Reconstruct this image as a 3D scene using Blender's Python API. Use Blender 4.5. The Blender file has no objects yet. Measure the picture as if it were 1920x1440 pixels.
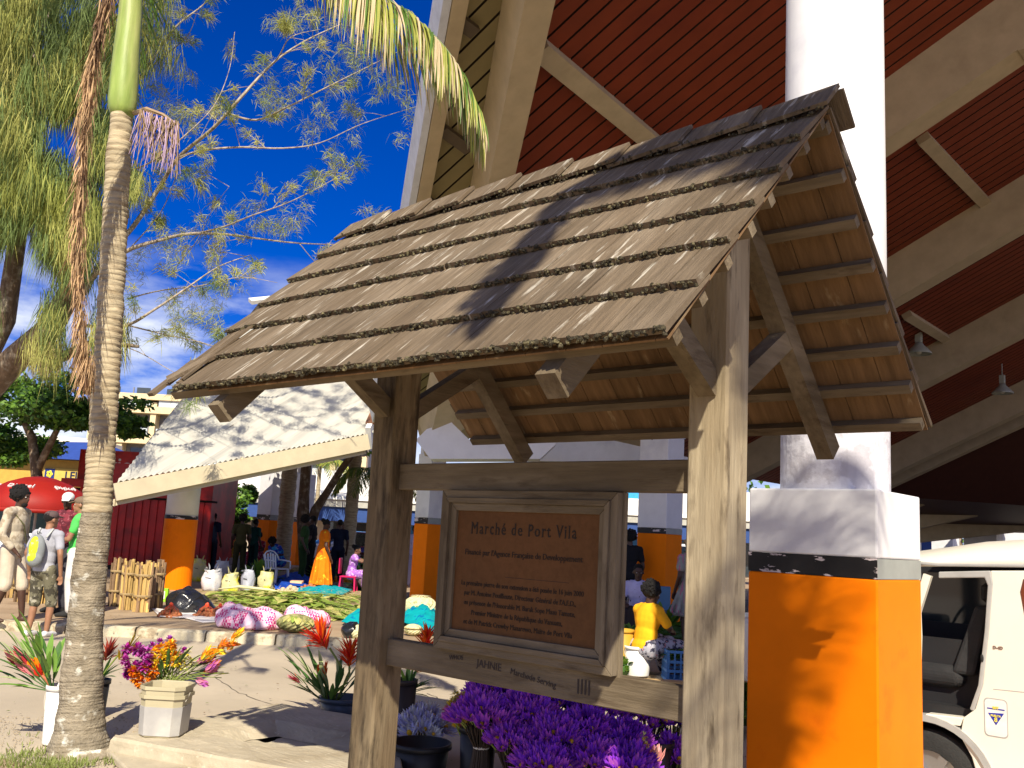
import bpy, bmesh, math, random
from mathutils import Vector as V, Matrix, noise
random.seed(7)
S=bpy.context.scene
# ---------------------------------------------------------------- camera
H=1.62
CAM=V((4.3552,-3.8319,H)); YAW,PITCH,ROLL,FPX=-0.729774,0.15922,0.053493,1783.07
fw=V((math.sin(YAW)*math.cos(PITCH),math.cos(YAW)*math.cos(PITCH),math.sin(PITCH)))
r0=V((math.cos(YAW),-math.sin(YAW),0)); u0=r0.cross(fw)
rt=r0*math.cos(ROLL)+u0*math.sin(ROLL); up=-r0*math.sin(ROLL)+u0*math.cos(ROLL)
cd=bpy.data.cameras.new('camera'); co=bpy.data.objects.new('camera',cd); S.collection.objects.link(co)
cd.sensor_width=36; cd.lens=FPX/1920*36; cd.clip_end=2000; cd.clip_start=.05
m=Matrix((rt,up,-fw)).transposed().to_4x4(); m.translation=CAM; co.matrix_world=m; S.camera=co
# ---------------------------------------------------------------- light
SUN=V((.96,-1,1.22)).normalized()      # towards the sun
ld=bpy.data.lights.new('sun','SUN'); ld.energy=5.0; ld.angle=math.radians(.53); ld.color=(1,.90,.72)
lo=bpy.data.objects.new('sun',ld); S.collection.objects.link(lo)
lo.rotation_euler=SUN.to_track_quat('Z','Y').to_euler(); lo.location=(20,-20,30)
W=bpy.data.worlds.new('World'); S.world=W; W.use_nodes=True
nt=W.node_tree; nt.nodes.clear()
def nn(t,ty,**k):
    n=t.nodes.new(ty)
    for a,b in k.items(): setattr(n,a,b)
    return n
sk=nn(nt,'ShaderNodeTexSky'); sk.sky_type='NISHITA'; sk.sun_disc=False
sk.sun_elevation=math.asin(SUN.z); sk.sun_rotation=math.atan2(SUN.x,SUN.y); sk.air_density=1.0; sk.dust_density=.3; sk.ozone_density=4
hs=nn(nt,'ShaderNodeHueSaturation'); hs.inputs['Saturation'].default_value=1.55; hs.inputs['Value'].default_value=.92
nt.links.new(sk.outputs[0],hs.inputs['Color'])
gm=nn(nt,'ShaderNodeGamma'); gm.inputs[1].default_value=1.0; tn=nn(nt,'ShaderNodeMixRGB',blend_type='MULTIPLY'); tn.inputs[0].default_value=1; tn.inputs[2].default_value=(.50,.60,1.35,1); nt.links.new(hs.outputs[0],tn.inputs[1]); nt.links.new(tn.outputs[0],gm.inputs[0])
tc=nn(nt,'ShaderNodeTexCoord'); sep=nn(nt,'ShaderNodeSeparateXYZ'); nt.links.new(tc.outputs['Generated'],sep.inputs[0])
mp=nn(nt,'ShaderNodeMapping'); mp.inputs['Scale'].default_value=(3,3,9); nt.links.new(tc.outputs['Generated'],mp.inputs[0])
no=nn(nt,'ShaderNodeTexNoise'); no.inputs['Scale'].default_value=1.6; no.inputs['Detail'].default_value=8; no.inputs['Roughness'].default_value=.6; nt.links.new(mp.outputs[0],no.inputs['Vector'])
r1=nn(nt,'ShaderNodeMapRange'); r1.inputs['From Min'].default_value=.37; r1.inputs['From Max'].default_value=.58; nt.links.new(no.outputs[0],r1.inputs['Value'])
r2=nn(nt,'ShaderNodeMapRange'); r2.inputs['From Min'].default_value=.27; r2.inputs['From Max'].default_value=.18; nt.links.new(sep.outputs['Z'],r2.inputs['Value'])
dv=nn(nt,'ShaderNodeVectorMath',operation='DOT_PRODUCT'); nt.links.new(tc.outputs['Generated'],dv.inputs[0]); dv.inputs[1].default_value=(-.667,.745,.0)
r3=nn(nt,'ShaderNodeMapRange'); r3.inputs['From Min'].default_value=.35; r3.inputs['From Max'].default_value=-.1; r3.inputs['To Max'].default_value=.45; nt.links.new(dv.outputs['Value'],r3.inputs['Value'])  # added unseen clouds behind the camera, a neutral fill for the shade
mxx=nn(nt,'ShaderNodeMath',operation='MAXIMUM'); nt.links.new(r2.outputs[0],mxx.inputs[0]); nt.links.new(r3.outputs[0],mxx.inputs[1])
mu=nn(nt,'ShaderNodeMath',operation='MULTIPLY'); nt.links.new(r1.outputs[0],mu.inputs[0]); nt.links.new(mxx.outputs[0],mu.inputs[1])
mx=nn(nt,'ShaderNodeMixRGB'); nt.links.new(mu.outputs[0],mx.inputs[0]); nt.links.new(gm.outputs[0],mx.inputs[1]); mx.inputs[2].default_value=(11,11.6,12.5,1)
bg=nn(nt,'ShaderNodeBackground'); bg.inputs['Strength'].default_value=.06; nt.links.new(mx.outputs[0],bg.inputs[0])
wo=nn(nt,'ShaderNodeOutputWorld'); nt.links.new(bg.outputs[0],wo.inputs[0])
S.view_settings.view_transform='Standard'; S.view_settings.look='None'; S.view_settings.exposure=.58; S.view_settings.gamma=1
S.render.engine='CYCLES'
try: S.cycles.max_bounces=6; S.cycles.diffuse_bounces=4
except Exception: pass
# ---------------------------------------------------------------- helpers: pixels of the photo to points in space
def ray(x,y): return fw+rt*((x-960)/FPX)+up*((720-y)/FPX)
def at(x,y,d): return CAM+ray(x,y)*d
def gp(x,y,z=0.): q=ray(x,y); return CAM+q*((z-H)/q.z)
def ply(x,y,Y): q=ray(x,y); return CAM+q*((Y-CAM.y)/q.y)
SL=.48; Z0=9.0
def pc(x,y,dz=0): q=ray(x,y); t=(Z0+dz+SL*CAM.x-CAM.z)/(q.z-SL*q.x); return CAM+q*t
RGT=V((rt.x,rt.y,0)).normalized(); FWD=V((fw.x,fw.y,0)).normalized()
# ---------------------------------------------------------------- materials
def mat(name,base,rough=.7,var=.25,scale=6,stretch=(1,1,1),bump=.15,bscale=None,second=None,thr=(.45,.6),sscale=3,sstretch=(1,1,1),island=0.,metal=0,spec=.4,trans=0,third=None,thr3=(.55,.65),s3=8,st3=(1,1,1),detail=6):
    M=bpy.data.materials.new(name); M.use_nodes=True; t=M.node_tree; b=t.nodes['Principled BSDF']; L=t.links.new
    b.inputs['Roughness'].default_value=rough; b.inputs['Metallic'].default_value=metal; b.inputs['Specular IOR Level'].default_value=spec
    tcn=nn(t,'ShaderNodeTexCoord')
    def nz(sc,st,dt=detail,rg=.6):
        mpn=nn(t,'ShaderNodeMapping'); mpn.inputs['Scale'].default_value=st; L(tcn.outputs['Object'],mpn.inputs[0])
        n=nn(t,'ShaderNodeTexNoise'); n.inputs['Scale'].default_value=sc; n.inputs['Detail'].default_value=dt; n.inputs['Roughness'].default_value=rg
        L(mpn.outputs[0],n.inputs['Vector']); return n.outputs[0]
    n1=nz(scale,stretch)
    cr=nn(t,'ShaderNodeMapRange'); cr.inputs['From Min'].default_value=.3; cr.inputs['From Max'].default_value=.7; cr.inputs['To Min'].default_value=1-var; cr.inputs['To Max'].default_value=1+var; L(n1,cr.inputs['Value'])
    val=cr.outputs[0]
    if island:
        g=nn(t,'ShaderNodeNewGeometry'); ir=nn(t,'ShaderNodeMapRange'); ir.inputs['To Min'].default_value=1-island; ir.inputs['To Max'].default_value=1+island; L(g.outputs['Random Per Island'],ir.inputs['Value'])
        mm=nn(t,'ShaderNodeMath',operation='MULTIPLY'); L(val,mm.inputs[0]); L(ir.outputs[0],mm.inputs[1]); val=mm.outputs[0]
    def rgb(c):
        n=nn(t,'ShaderNodeRGB'); n.outputs[0].default_value=(*c,1); return n.outputs[0]
    col=rgb(base)
    def layer(col,c2,th,sc,st):
        f=nz(sc,st); rr=nn(t,'ShaderNodeMapRange'); rr.inputs['From Min'].default_value=th[0]; rr.inputs['From Max'].default_value=th[1]; L(f,rr.inputs['Value'])
        x=nn(t,'ShaderNodeMixRGB'); L(rr.outputs[0],x.inputs[0]); L(col,x.inputs[1]); x.inputs[2].default_value=(*c2,1); return x.outputs[0]
    if second: col=layer(col,second,thr,sscale,sstretch)
    if third: col=layer(col,third,thr3,s3,st3)
    vm=nn(t,'ShaderNodeVectorMath',operation='SCALE'); L(col,vm.inputs[0]); L(val,vm.inputs['Scale']); L(vm.outputs[0],b.inputs['Base Color'])
    if bump:
        bn=nn(t,'ShaderNodeBump'); bn.inputs['Strength'].default_value=bump; bn.inputs['Distance'].default_value=.02
        L(nz(bscale or scale*3,stretch),bn.inputs['Height']); L(bn.outputs[0],b.inputs['Normal'])
    if trans:
        td=nn(t,'ShaderNodeBsdfTranslucent'); L(vm.outputs[0],td.inputs[0]); ms=nn(t,'ShaderNodeMixShader'); ms.inputs[0].default_value=trans
        L(b.outputs[0],ms.inputs[1]); L(td.outputs[0],ms.inputs[2]); L(ms.outputs[0],t.nodes['Material Output'].inputs[0])
    return M
MM={}
def flat(name,c,rough=.6,**k):
    if name not in MM: MM[name]=mat(name,c,rough,**{**dict(var=.12,bump=.05),**k})
    return MM[name]
def glass(name,c,rough=.05):
    if name not in MM:
        M=bpy.data.materials.new(name); M.use_nodes=True; b=M.node_tree.nodes['Principled BSDF']; b.inputs['Base Color'].default_value=(*c,1); b.inputs['Roughness'].default_value=rough; b.inputs['Specular IOR Level'].default_value=.8; MM[name]=M
    return MM[name]
def wood(ax,c=(.135,.104,.066),pale=(.24,.195,.135),th=(.42,.72),dark=(.08,.057,.035),dth=(.56,.74)):
    st=[9,9,9]; st['xyz'.index(ax)]=.8; st2=[3,3,3]; st2['xyz'.index(ax)]=.6
    return mat('weathered_wood_'+ax,c,.85,var=.17,scale=3,stretch=st,bump=.35,bscale=7,second=pale,thr=th,sscale=1.6,sstretch=st2,third=dark,thr3=dth,s3=5,st3=st2,spec=.2)
# ---------------------------------------------------------------- mesh builder
class MB:
    def __init__(s): s.v=[]; s.f=[]; s.m=[]
    def add(s,vs,fs,mi=0):
        o=len(s.v); s.v+= [tuple(v) for v in vs]; s.f+=[tuple(i+o for i in f) for f in fs]; s.m+=[mi]*len(fs)
    def hexa(s,p,mi=0):   # 8 points: bottom 4 ccw, top 4
        s.add(p,[(3,2,1,0),(4,5,6,7),(0,1,5,4),(1,2,6,5),(2,3,7,6),(3,0,4,7)],mi)
    def box(s,a,b,mi=0,bev=0):
        x0,y0,z0=a; x1,y1,z1=b
        if bev:
            k=bev
            def ring(z,i): return [(x0+i+k,y0+i,z),(x1-i-k,y0+i,z),(x1-i,y0+i+k,z),(x1-i,y1-i-k,z),(x1-i-k,y1-i,z),(x0+i+k,y1-i,z),(x0+i,y1-i-k,z),(x0+i,y0+i+k,z)]
            vs=ring(z0,k)+ring(z0+k,0)+ring(z1-k,0)+ring(z1,k); fs=[tuple(range(7,-1,-1)),tuple(range(24,32))]
            for r in range(3):
                for j in range(8): fs.append((r*8+j,r*8+(j+1)%8,(r+1)*8+(j+1)%8,(r+1)*8+j))
            s.add(vs,fs,mi)
        else: s.hexa([(x0,y0,z0),(x1,y0,z0),(x1,y1,z0),(x0,y1,z0),(x0,y0,z1),(x1,y0,z1),(x1,y1,z1),(x0,y1,z1)],mi)
    def beam(s,p,q,w,h,upv=(0,0,1),mi=0):   # box along p-q, w wide sideways, h along upv, centred
        p=V(p);q=V(q);d=(q-p).normalized();u=V(upv);sd=d.cross(u).normalized();u=sd.cross(d).normalized()
        P=[p-sd*w/2-u*h/2,p+sd*w/2-u*h/2,q+sd*w/2-u*h/2,q-sd*w/2-u*h/2]
        s.hexa(P+[a+u*h for a in P],mi)
    def tube(s,pts,rads,n=8,mi=0,cap=True,flat=1):
        pts=[V(p) for p in pts]; 
        if not hasattr(rads,'__len__'): rads=[rads]*len(pts)
        vs=[];prev=None
        for i,p in enumerate(pts):
            d=(pts[min(i+1,len(pts)-1)]-pts[max(i-1,0)])
            d=d.normalized() if d.length>1e-9 else V((0,0,1))
            a=prev if prev is not None else (V((1,0,0)) if abs(d.x)<.9 else V((0,1,0)))
            a=(a-d*a.dot(d)).normalized(); b=d.cross(a); prev=a
            for j in range(n):
                t=2*math.pi*j/n; vs.append(p+a*math.cos(t)*rads[i]+b*math.sin(t)*rads[i]*flat)
        fs=[]
        for i in range(len(pts)-1):
            for j in range(n): fs.append((i*n+j,i*n+(j+1)%n,(i+1)*n+(j+1)%n,(i+1)*n+j))
        if cap: fs.append(tuple(range(n-1,-1,-1))); fs.append(tuple(range((len(pts)-1)*n,len(pts)*n)))
        s.add(vs,fs,mi)
    def lathe(s,c,prof,n=24,mi=0,sx=1,sy=1,cap=True,wob=0,fold=0,nf=9):
        c=V(c);vs=[]
        for k,(r,z) in enumerate(prof):
            for j in range(n):
                t=2*math.pi*j/n; rr=r*(1+fold*(k/max(1,len(prof)-1))*math.sin(nf*t+k*.3))+random.uniform(-wob,wob); vs.append(c+V((math.cos(t)*rr*sx,math.sin(t)*rr*sy,z)))
        fs=[]
        for i in range(len(prof)-1):
            for j in range(n): fs.append((i*n+j,i*n+(j+1)%n,(i+1)*n+(j+1)%n,(i+1)*n+j))
        if cap: fs.append(tuple(range(n-1,-1,-1))); fs.append(tuple(range((len(prof)-1)*n,len(prof)*n)))
        s.add(vs,fs,mi)
    def ell(s,c,r,n=12,mi=0,rot=None,jit=0):
        c=V(c); 
        if not hasattr(r,'__len__'): r=(r,r,r)
        vs=[];k=n//2+1
        def tf(v):
            v=V((v[0]*r[0],v[1]*r[1],v[2]*r[2]))
            if jit: v*=1+random.uniform(-jit,jit)
            if rot: v=rot@v
            return c+v
        vs.append(tf((0,0,-1)))
        for i in range(1,k):
            ph=-math.pi/2+math.pi*i/k
            for j in range(n): t=2*math.pi*j/n; vs.append(tf((math.cos(ph)*math.cos(t),math.cos(ph)*math.sin(t),math.sin(ph))))
        vs.append(tf((0,0,1))); fs=[]
        for j in range(n): fs.append((0,1+(j+1)%n,1+j)); fs.append((len(vs)-1,1+(k-2)*n+j,1+(k-2)*n+(j+1)%n))
        for i in range(k-2):
            for j in range(n): fs.append((1+i*n+j,1+i*n+(j+1)%n,1+(i+1)*n+(j+1)%n,1+(i+1)*n+j))
        s.add(vs,fs,mi)
    def cap(s,p,q,a,b,n=12,mi=0):
        s.ell(p,a,n,mi); s.ell(q,b,n,mi); s.tube([p,q],[a,b],n,mi)
    def poly(s,pts,th,n=(0,0,1),mi=0):   # flat outline given real thickness th along n
        n=V(n).normalized(); pts=[V(p) for p in pts]; k=len(pts)
        s.add(pts+[p-n*th for p in pts],[tuple(range(k)),tuple(range(2*k-1,k-1,-1))]+[(i,i+k,(i+1)%k+k,(i+1)%k) for i in range(k)],mi)
    def leaf(s,p,d,l,w,droop=.3,mi=0,seg=5,fold=.25,upv=V((0,0,1))):
        p=V(p);d=V(d).normalized(); sd=d.cross(upv); sd=sd.normalized() if sd.length>.05 else V((1,0,0)); vs=[]
        for i in range(seg+1):
            t=i/seg; ww=w*math.sin(math.pi*min(1,(t*.92+.06)))**.8*.5
            nrm=sd.cross(d)
            vs+= [p-sd*ww+nrm*ww*fold,p,p+sd*ww+nrm*ww*fold]
            d=(d+V((0,0,-droop/seg))).normalized(); p=p+d*l/seg
        fs=[]
        for i in range(seg):
            a=i*3; fs+=[(a,a+1,a+4,a+3),(a+1,a+2,a+5,a+4)]
        s.add(vs,fs,mi)
    def build(s,name,mats,parent=None,smooth=False,bevel=0,remesh=0,sub=0,solid=0):
        me=bpy.data.meshes.new(name); me.from_pydata(s.v,[],s.f); me.update()
        if not isinstance(mats,(list,tuple)): mats=[mats]
        for a in mats: me.materials.append(a)
        if len(mats)>1:
            me.polygons.foreach_set('material_index',s.m)
        o=bpy.data.objects.new(name,me); S.collection.objects.link(o)
        if parent: o.parent=parent
        if smooth: me.polygons.foreach_set('use_smooth',[True]*len(s.f))
        if bevel:
            b=o.modifiers.new('b','BEVEL'); b.width=bevel; b.segments=2; b.limit_method='ANGLE'
        if solid:
            b=o.modifiers.new('s','SOLIDIFY'); b.thickness=solid
        if remesh:
            b=o.modifiers.new('r','REMESH'); b.mode='VOXEL'; b.voxel_size=remesh; b.use_smooth_shade=True
            b=o.modifiers.new('c','SMOOTH'); b.iterations=2; b.factor=.5
        if sub:
            b=o.modifiers.new('u','SUBSURF'); b.levels=sub; b.render_levels=sub
        return o
def thing(name,label,cat,loc=(0,0,0),rz=0,group=None):
    o=bpy.data.objects.new(name,None); S.collection.objects.link(o); o.location=loc; o.rotation_euler=(0,0,rz); o.empty_display_size=.2
    return tag(o,label,cat,group)
def tag(o,label=None,cat=None,group=None,kind=None):
    if label:o['label']=label
    if cat:o['category']=cat
    if group:o['group']=group
    if kind:o['kind']=kind
    return o
def dup(o,parent=None):
    c=o.copy(); S.collection.objects.link(c); c.parent=parent
    for ch in o.children: dup(ch,c)
    return c
def text(body,size,parent,mt,mw,name='lettering',ext=.002,align='CENTER',sx=1,bold=0,shear=0,space=1):
    cu=bpy.data.curves.new(name,'FONT'); cu.body=body; cu.size=size; cu.extrude=ext; cu.align_x=align; cu.resolution_u=3; cu.offset=bold; cu.shear=shear; cu.space_character=space
    t=bpy.data.objects.new('t',cu); S.collection.objects.link(t); bpy.context.view_layer.update()
    me=bpy.data.meshes.new_from_object(t.evaluated_get(bpy.context.evaluated_depsgraph_get())); me.name=name
    bpy.data.objects.remove(t); me.transform(Matrix.Diagonal((sx,1,1,1))); me.transform(mw); me.materials.clear(); me.materials.append(mt)
    o=bpy.data.objects.new(name,me); S.collection.objects.link(o); o.parent=parent; return o
def frame(origin,xd,zd):   # text matrix: x along xd, y (up of text) along zd
    xd=V(xd).normalized(); zd=V(zd); n=xd.cross(zd).normalized(); zd=n.cross(xd)
    m=Matrix((xd,zd,n)).transposed().to_4x4(); m.translation=V(origin); return m
def lerp(a,b,t): return a+(b-a)*t
def rnd(a,b): return random.uniform(a,b)
# ================================================================ GROUND
asph=mat('asphalt_dusty',(.47,.40,.30),.95,var=.14,scale=1.2,bump=.25,bscale=60,second=(.40,.335,.245),thr=(.45,.7),sscale=.6,third=(.48,.40,.29),thr3=(.6,.75),s3=9)
dirt=mat('dirt',(.30,.22,.13),.95,var=.25,scale=4,bump=.6,bscale=25,second=(.40,.32,.20),thr=(.4,.65),sscale=1.5)
pave=mat('pavement',(.33,.235,.145),.95,var=.15,scale=2,bump=.3,bscale=30,second=(.38,.285,.185),thr=(.45,.65),sscale=1)
conc=mat('concrete_old',(.46,.40,.29),.9,var=.15,scale=5,bump=.35,bscale=30,second=(.30,.25,.17),thr=(.5,.7),sscale=2.5,third=(.55,.50,.38),thr3=(.6,.7),s3=14)
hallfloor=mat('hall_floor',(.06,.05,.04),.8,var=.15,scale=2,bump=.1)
def sheet(name,pts,z,mt,th=None,kind='structure'):
    b=MB(); b.poly([V((p[0],p[1],z)) for p in pts],th or .004); return tag(b.build(name,mt),kind=kind)
g=MB(); N=60
g.add([(-600,-600,-.012),(600,-600,-.012),(600,600,-.012),(-600,600,-.012)],[(0,1,2,3)]); tag(g.build('ground',pave),kind='structure')
K=[(-40,-25),(-20,-7.4),(-9.72,1.65),(-6.16,4.82),(-2.4,6.0),(2.5,6.3),(14,6.6)]
sheet('road',K+[(14,-30),(-40,-30)],.0,asph,.008)
# pavement beyond the kerb, a real step
sheet('market_pavement',K+[(14,60),(-60,60),(-60,-25)],.115,pave,.12)
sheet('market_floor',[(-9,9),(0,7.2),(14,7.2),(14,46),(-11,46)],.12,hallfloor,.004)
# dirt verge in front with a wavy edge
D=[(-12,-8)]
for i in range(26):
    t=i/25; D.append((-9+t*8.2+.06*math.sin(i*1.7),-4.6+t*4.35+rnd(-.07,.07)))
D+=[(6,3.2),(8,-9)]
sheet('dirt_verge',D,.012,dirt,.012)
def litter(label,n,xr,yr,zc_,mats,smin,smax,nm):
    b=MB()
    for k in range(n):
        q=gp(rnd(*xr),rnd(*yr)); q.z=zc_; a=rnd(0,6.28); s_=rnd(smin,smax); d=V((math.cos(a),math.sin(a),0)); e=V((-d.y,d.x,0)); h_=rnd(.001,.008)
        b.add([q-d*s_+V((0,0,.002)),q-e*s_*.45+V((0,0,h_)),q+d*s_+V((0,0,.003)),q+e*s_*.45+V((0,0,h_))],[(0,1,2,3)],random.randrange(len(mats)))
    tag(b.build(nm,mats),label,'litter',kind='stuff')
lm_=[flat('litter_brown',(.16,.10,.05)),flat('litter_straw',(.45,.34,.16)),flat('litter_green',(.14,.19,.05)),flat('litter_grey',(.2,.18,.16))]
litter('dry leaves and petals scattered over the road and dirt verge',420,(-40,1400),(1215,1440),.016,lm_,.006,.022,'fallen_leaves')
litter('scraps and leaf bits scattered over the market pavement',500,(0,1300),(1110,1180),.122,lm_,.008,.03,'leaf_scraps')
b=MB()
for k in range(1500):
    q=gp(rnd(-40,330),rnd(1345,1470)); q.z=.012; r=rnd(.002,.009); b.ell(q,(r,r*.8,r*.6),5,0,None,.2)
tag(b.build('gravel',flat('gravel_tan',(.38,.31,.21))),'small loose stones on the dirt verge near the palm','gravel',kind='stuff')
for pts in (((400,1270),(450,1300),(520,1325),(600,1335)),((20,1240),(90,1262),(125,1300)),((700,1225),(790,1250),(900,1262),(1050,1320)),((210,1230),(330,1245),(400,1240)),((800,1300),(870,1330),(900,1400))):
    b=MB(); P=[gp(x,y) for x,y in pts]; Q=[]
    for a_,c_ in zip(P[:-1],P[1:]):
        for k in range(8): Q.append(lerp(a_,c_,k/8)+V((rnd(-.02,.02),rnd(-.02,.02),0)))
    vs=[]
    for k,q in enumerate(Q): d=(Q[min(k+1,len(Q)-1)]-Q[max(k-1,0)]).normalized(); s_=V((-d.y,d.x,0))*rnd(.002,.006); vs+=[V((q.x,q.y,.004))-s_,V((q.x,q.y,.004))+s_]
    b.add(vs,[(2*k,2*k+1,2*k+3,2*k+2) for k in range(len(Q)-1)]); tag(b.build('road_crack',flat('crack_dark',(.12,.10,.07))),kind='structure')
# kerb stones: each a painted block
kw=mat('kerb_whitewash',(.54,.48,.34),.9,var=.15,scale=6,bump=.6,bscale=25,second=(.30,.24,.16),thr=(.50,.60),sscale=5,third=(.10,.09,.08),thr3=(.62,.72),s3=9)
for a,b in zip(K[:-1],K[1:]):
    a=V((*a,0));b=V((*b,0));L=(b-a).length
    if a.x<-13 or a.x>3: 
        if a.x<-25 or a.x>3: continue
    n=int(L/.95); d=(b-a).normalized(); nr=V((-d.y,d.x,0))
    for i in range(n):
        p=a+d*(L*i/n+.012); q=a+d*(L*(i+1)/n-.012); 
        if p.x>.3: continue
        k=MB(); 
        o1=nr*-.14; segs=7; vs=[];fs=[]
        for j in range(segs+1):
            c=lerp(p,q,j/segs); w1=rnd(-.012,.012); w2=rnd(-.012,.012)
            vs+= [c+o1*(1+w1*3)+V((0,0,0)),c+o1*(.9+w1*3)+V((0,0,.105+w2)),c+o1*.7+V((0,0,.13+w2)),c+V((0,0,.135+w1*.5))+nr*.02,c+nr*.02]
        for j in range(segs):
            for e in range(4): fs.append((j*5+e,j*5+e+1,j*5+6+e,j*5+5+e))
        fs+=[(0,4,3,2,1),tuple(segs*5+x for x in(0,1,2,3,4))]
        k.add(vs,fs); tag(k.build('kerb_stone',kw),kind='structure')
# ================================================================ NOTICE SHELTER
L_=2.1977; hh=.1; ZR=3.60; ZE=2.295; EE=1.2755; XA=-.566; XB=L_+.527
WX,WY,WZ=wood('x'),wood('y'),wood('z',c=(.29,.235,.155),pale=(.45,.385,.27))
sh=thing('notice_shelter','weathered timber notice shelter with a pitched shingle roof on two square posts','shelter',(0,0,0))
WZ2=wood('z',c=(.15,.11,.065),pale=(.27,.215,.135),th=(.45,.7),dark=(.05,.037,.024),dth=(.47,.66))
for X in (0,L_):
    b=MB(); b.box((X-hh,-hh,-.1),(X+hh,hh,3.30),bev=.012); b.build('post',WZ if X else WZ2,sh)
b=MB(); b.box((hh-.03,-.031,1.862),(L_-hh+.03,.045,2.014),bev=.005); tr=b.build('rail',WX,sh)
b=MB(); b.box((hh-.03,-.031,.853),(L_-hh+.03,.045,1.004),bev=.005); lr=b.build('rail',WX,sh)
ink=flat('pencil_marks',(.03,.02,.02))
for k,(x,z,s_,rot,bd) in enumerate(((.66,.952,.034,.1,'WMOS'),(.90,.935,.055,-.03,'JAHNIE'),(1.20,.915,.042,-.10,'Marchede Serving'),(1.52,.895,.10,0,'llll'))):
    text(bd,s_,lr,ink,frame((x,-.0335,z),(1,0,rot),(0,0,1)),name='pencil_scrawl',ext=.001)
# roof geometry
sl=math.hypot(EE,ZR-ZE); cs,sn=EE/sl,(ZR-ZE)/sl
def RP(side,x,s,n): # side -1 front, +1 rear; s down the slope, n outwards
    return V((x,side*(s*cs+n*sn),ZR-s*sn+n*cs))
shin=mat('shingle_wood',(.145,.108,.070),.9,var=.28,scale=2.2,stretch=(24,1.6,1.6),bump=.6,bscale=6,second=(.21,.165,.115),thr=(.45,.7),sscale=1.2,sstretch=(3,1,1),island=.13,third=(.50,.46,.38),thr3=(.59,.68),s3=2.6,st3=(9,1.1,1.1),spec=.2)
moss=mat('moss_crust',(.06,.05,.03),1,var=.6,scale=60,bump=.9,second=(.22,.19,.10),thr=(.5,.62),sscale=40)
und=mat('shingle_underside',(.20,.12,.06),.9,var=.3,scale=2,stretch=(10,1,1),bump=.3,second=(.36,.27,.16),thr=(.62,.72),sscale=3,sstretch=(3,1,1),island=.2,spec=.2)
NC=6; EX=(sl-.12)/NC
for side in(-1,1):
    b=MB()
    for i in range(NC):   # i=0 lowest
        s1=sl-i*EX; x=XA+rnd(0,.03)
        while x<XB-.02:
            w=rnd(.17,.31); x2=min(x+w,XB); 
            if XB-x2<.07: x2=XB
            skip = side==-1 and ((i==0 and -.49<(x+x2)/2<-.22) or (i==1 and XA+.10<(x+x2)/2<-.33))
            if not skip:
                j=rnd(-.006,.006); l=min(EX*1.32,s1); tw=rnd(-.002,.003); c=rnd(-.003,.003)
                nb=.020+tw; a=.003
                P=[RP(side,x+a,s1+j+c,nb-.02),RP(side,x2-a,s1+j-c,nb-.02),RP(side,x2-a,s1-l,-.022),RP(side,x+a,s1-l,-.022),
                   RP(side,x+a,s1+j+c,nb+.008),RP(side,x2-a,s1+j-c,nb+.008),RP(side,x2-a,s1-l,-.008),RP(side,x+a,s1-l,-.008)]
                if side==1: P=[P[k] for k in (1,0,3,2,5,4,7,6)]
                b.hexa(P,0)
                # crusty butt edge
                n=int((x2-x)/.006)
                for k in range(n):
                    xx=rnd(x,x2); r=rnd(.003,.0095)*(1.25 if i==0 else 1); c0=RP(side,xx,s1+j+rnd(-.006,.010),nb+rnd(-.018,.008))
                    if i==0 or side==-1: b.ell(c0,(r*1.3,r,r),4,1,jit=.3)
            x=x2
    b.build('shingle_roof',[shin,moss],sh)
    # sarking seen from beneath
    b=MB(); x=XA+.03
    while x<XB-.03:
        x2=min(x+rnd(.15,.27),XB-.01)
        s_hi=sl-.01
        if not(side==-1 and x<-.25):
            P=[RP(side,x+.002,s_hi,-.034),RP(side,x2-.002,s_hi,-.034),RP(side,x2-.002,.05,-.034),RP(side,x+.002,.05,-.034)]
            Q=[p+V((0,side*sn,cs))*.008 for p in P]
            b.hexa(P+Q if side==-1 else [P[1],P[0],P[3],P[2],Q[1],Q[0],Q[3],Q[2]])
        x=x2
    b.build('roof_boards',und,sh)
    for i in range(8):
        s=.10+i*(sl-.17)/7
        b=MB(); p=RP(side,XA+.06+rnd(-.01,.02),s,-.060); q=RP(side,XB-.012+rnd(-.012,.004),s,-.060); b.beam(p,q,.052,.046,(0,side*sn,cs)); b.build('batten',WX,sh)
    for X in (0,L_):
        b=MB(); b.beam(RP(side,X,.04,-.140),RP(side,X,sl+.045,-.140),.095,.112,(0,side*sn,cs)); b.build('rafter',WY,sh)
        b=MB(); p=V((X,side*(hh-.02),2.33)); q=RP(side,X,sl*.60,-.19); b.beam(p,q+(q-p).normalized()*.03,.09,.10,(0,0,1)); b.build('knee_brace',WY,sh)
# loose laths at the broken corner
b=MB()
for k in range(5):
    x=-.50+k*.055; b.beam(RP(-1,x,sl-.62,-.005+.006*k),RP(-1,x+rnd(-.04,.02),sl+rnd(-.12,.0),.012+.005*k),.03,.012,(0,-sn,cs))
b.beam(RP(-1,XA+.02,sl-.3,.0),RP(-1,XA+.02,sl+.03,.01),.06,.02,(0,-sn,cs)); b.beam(RP(-1,-.30,sl-.30,.02),RP(-1,-.44,sl-.05,.045),.09,.018,(0,-sn,cs))
b.build('broken_lath',shin,sh)
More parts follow.
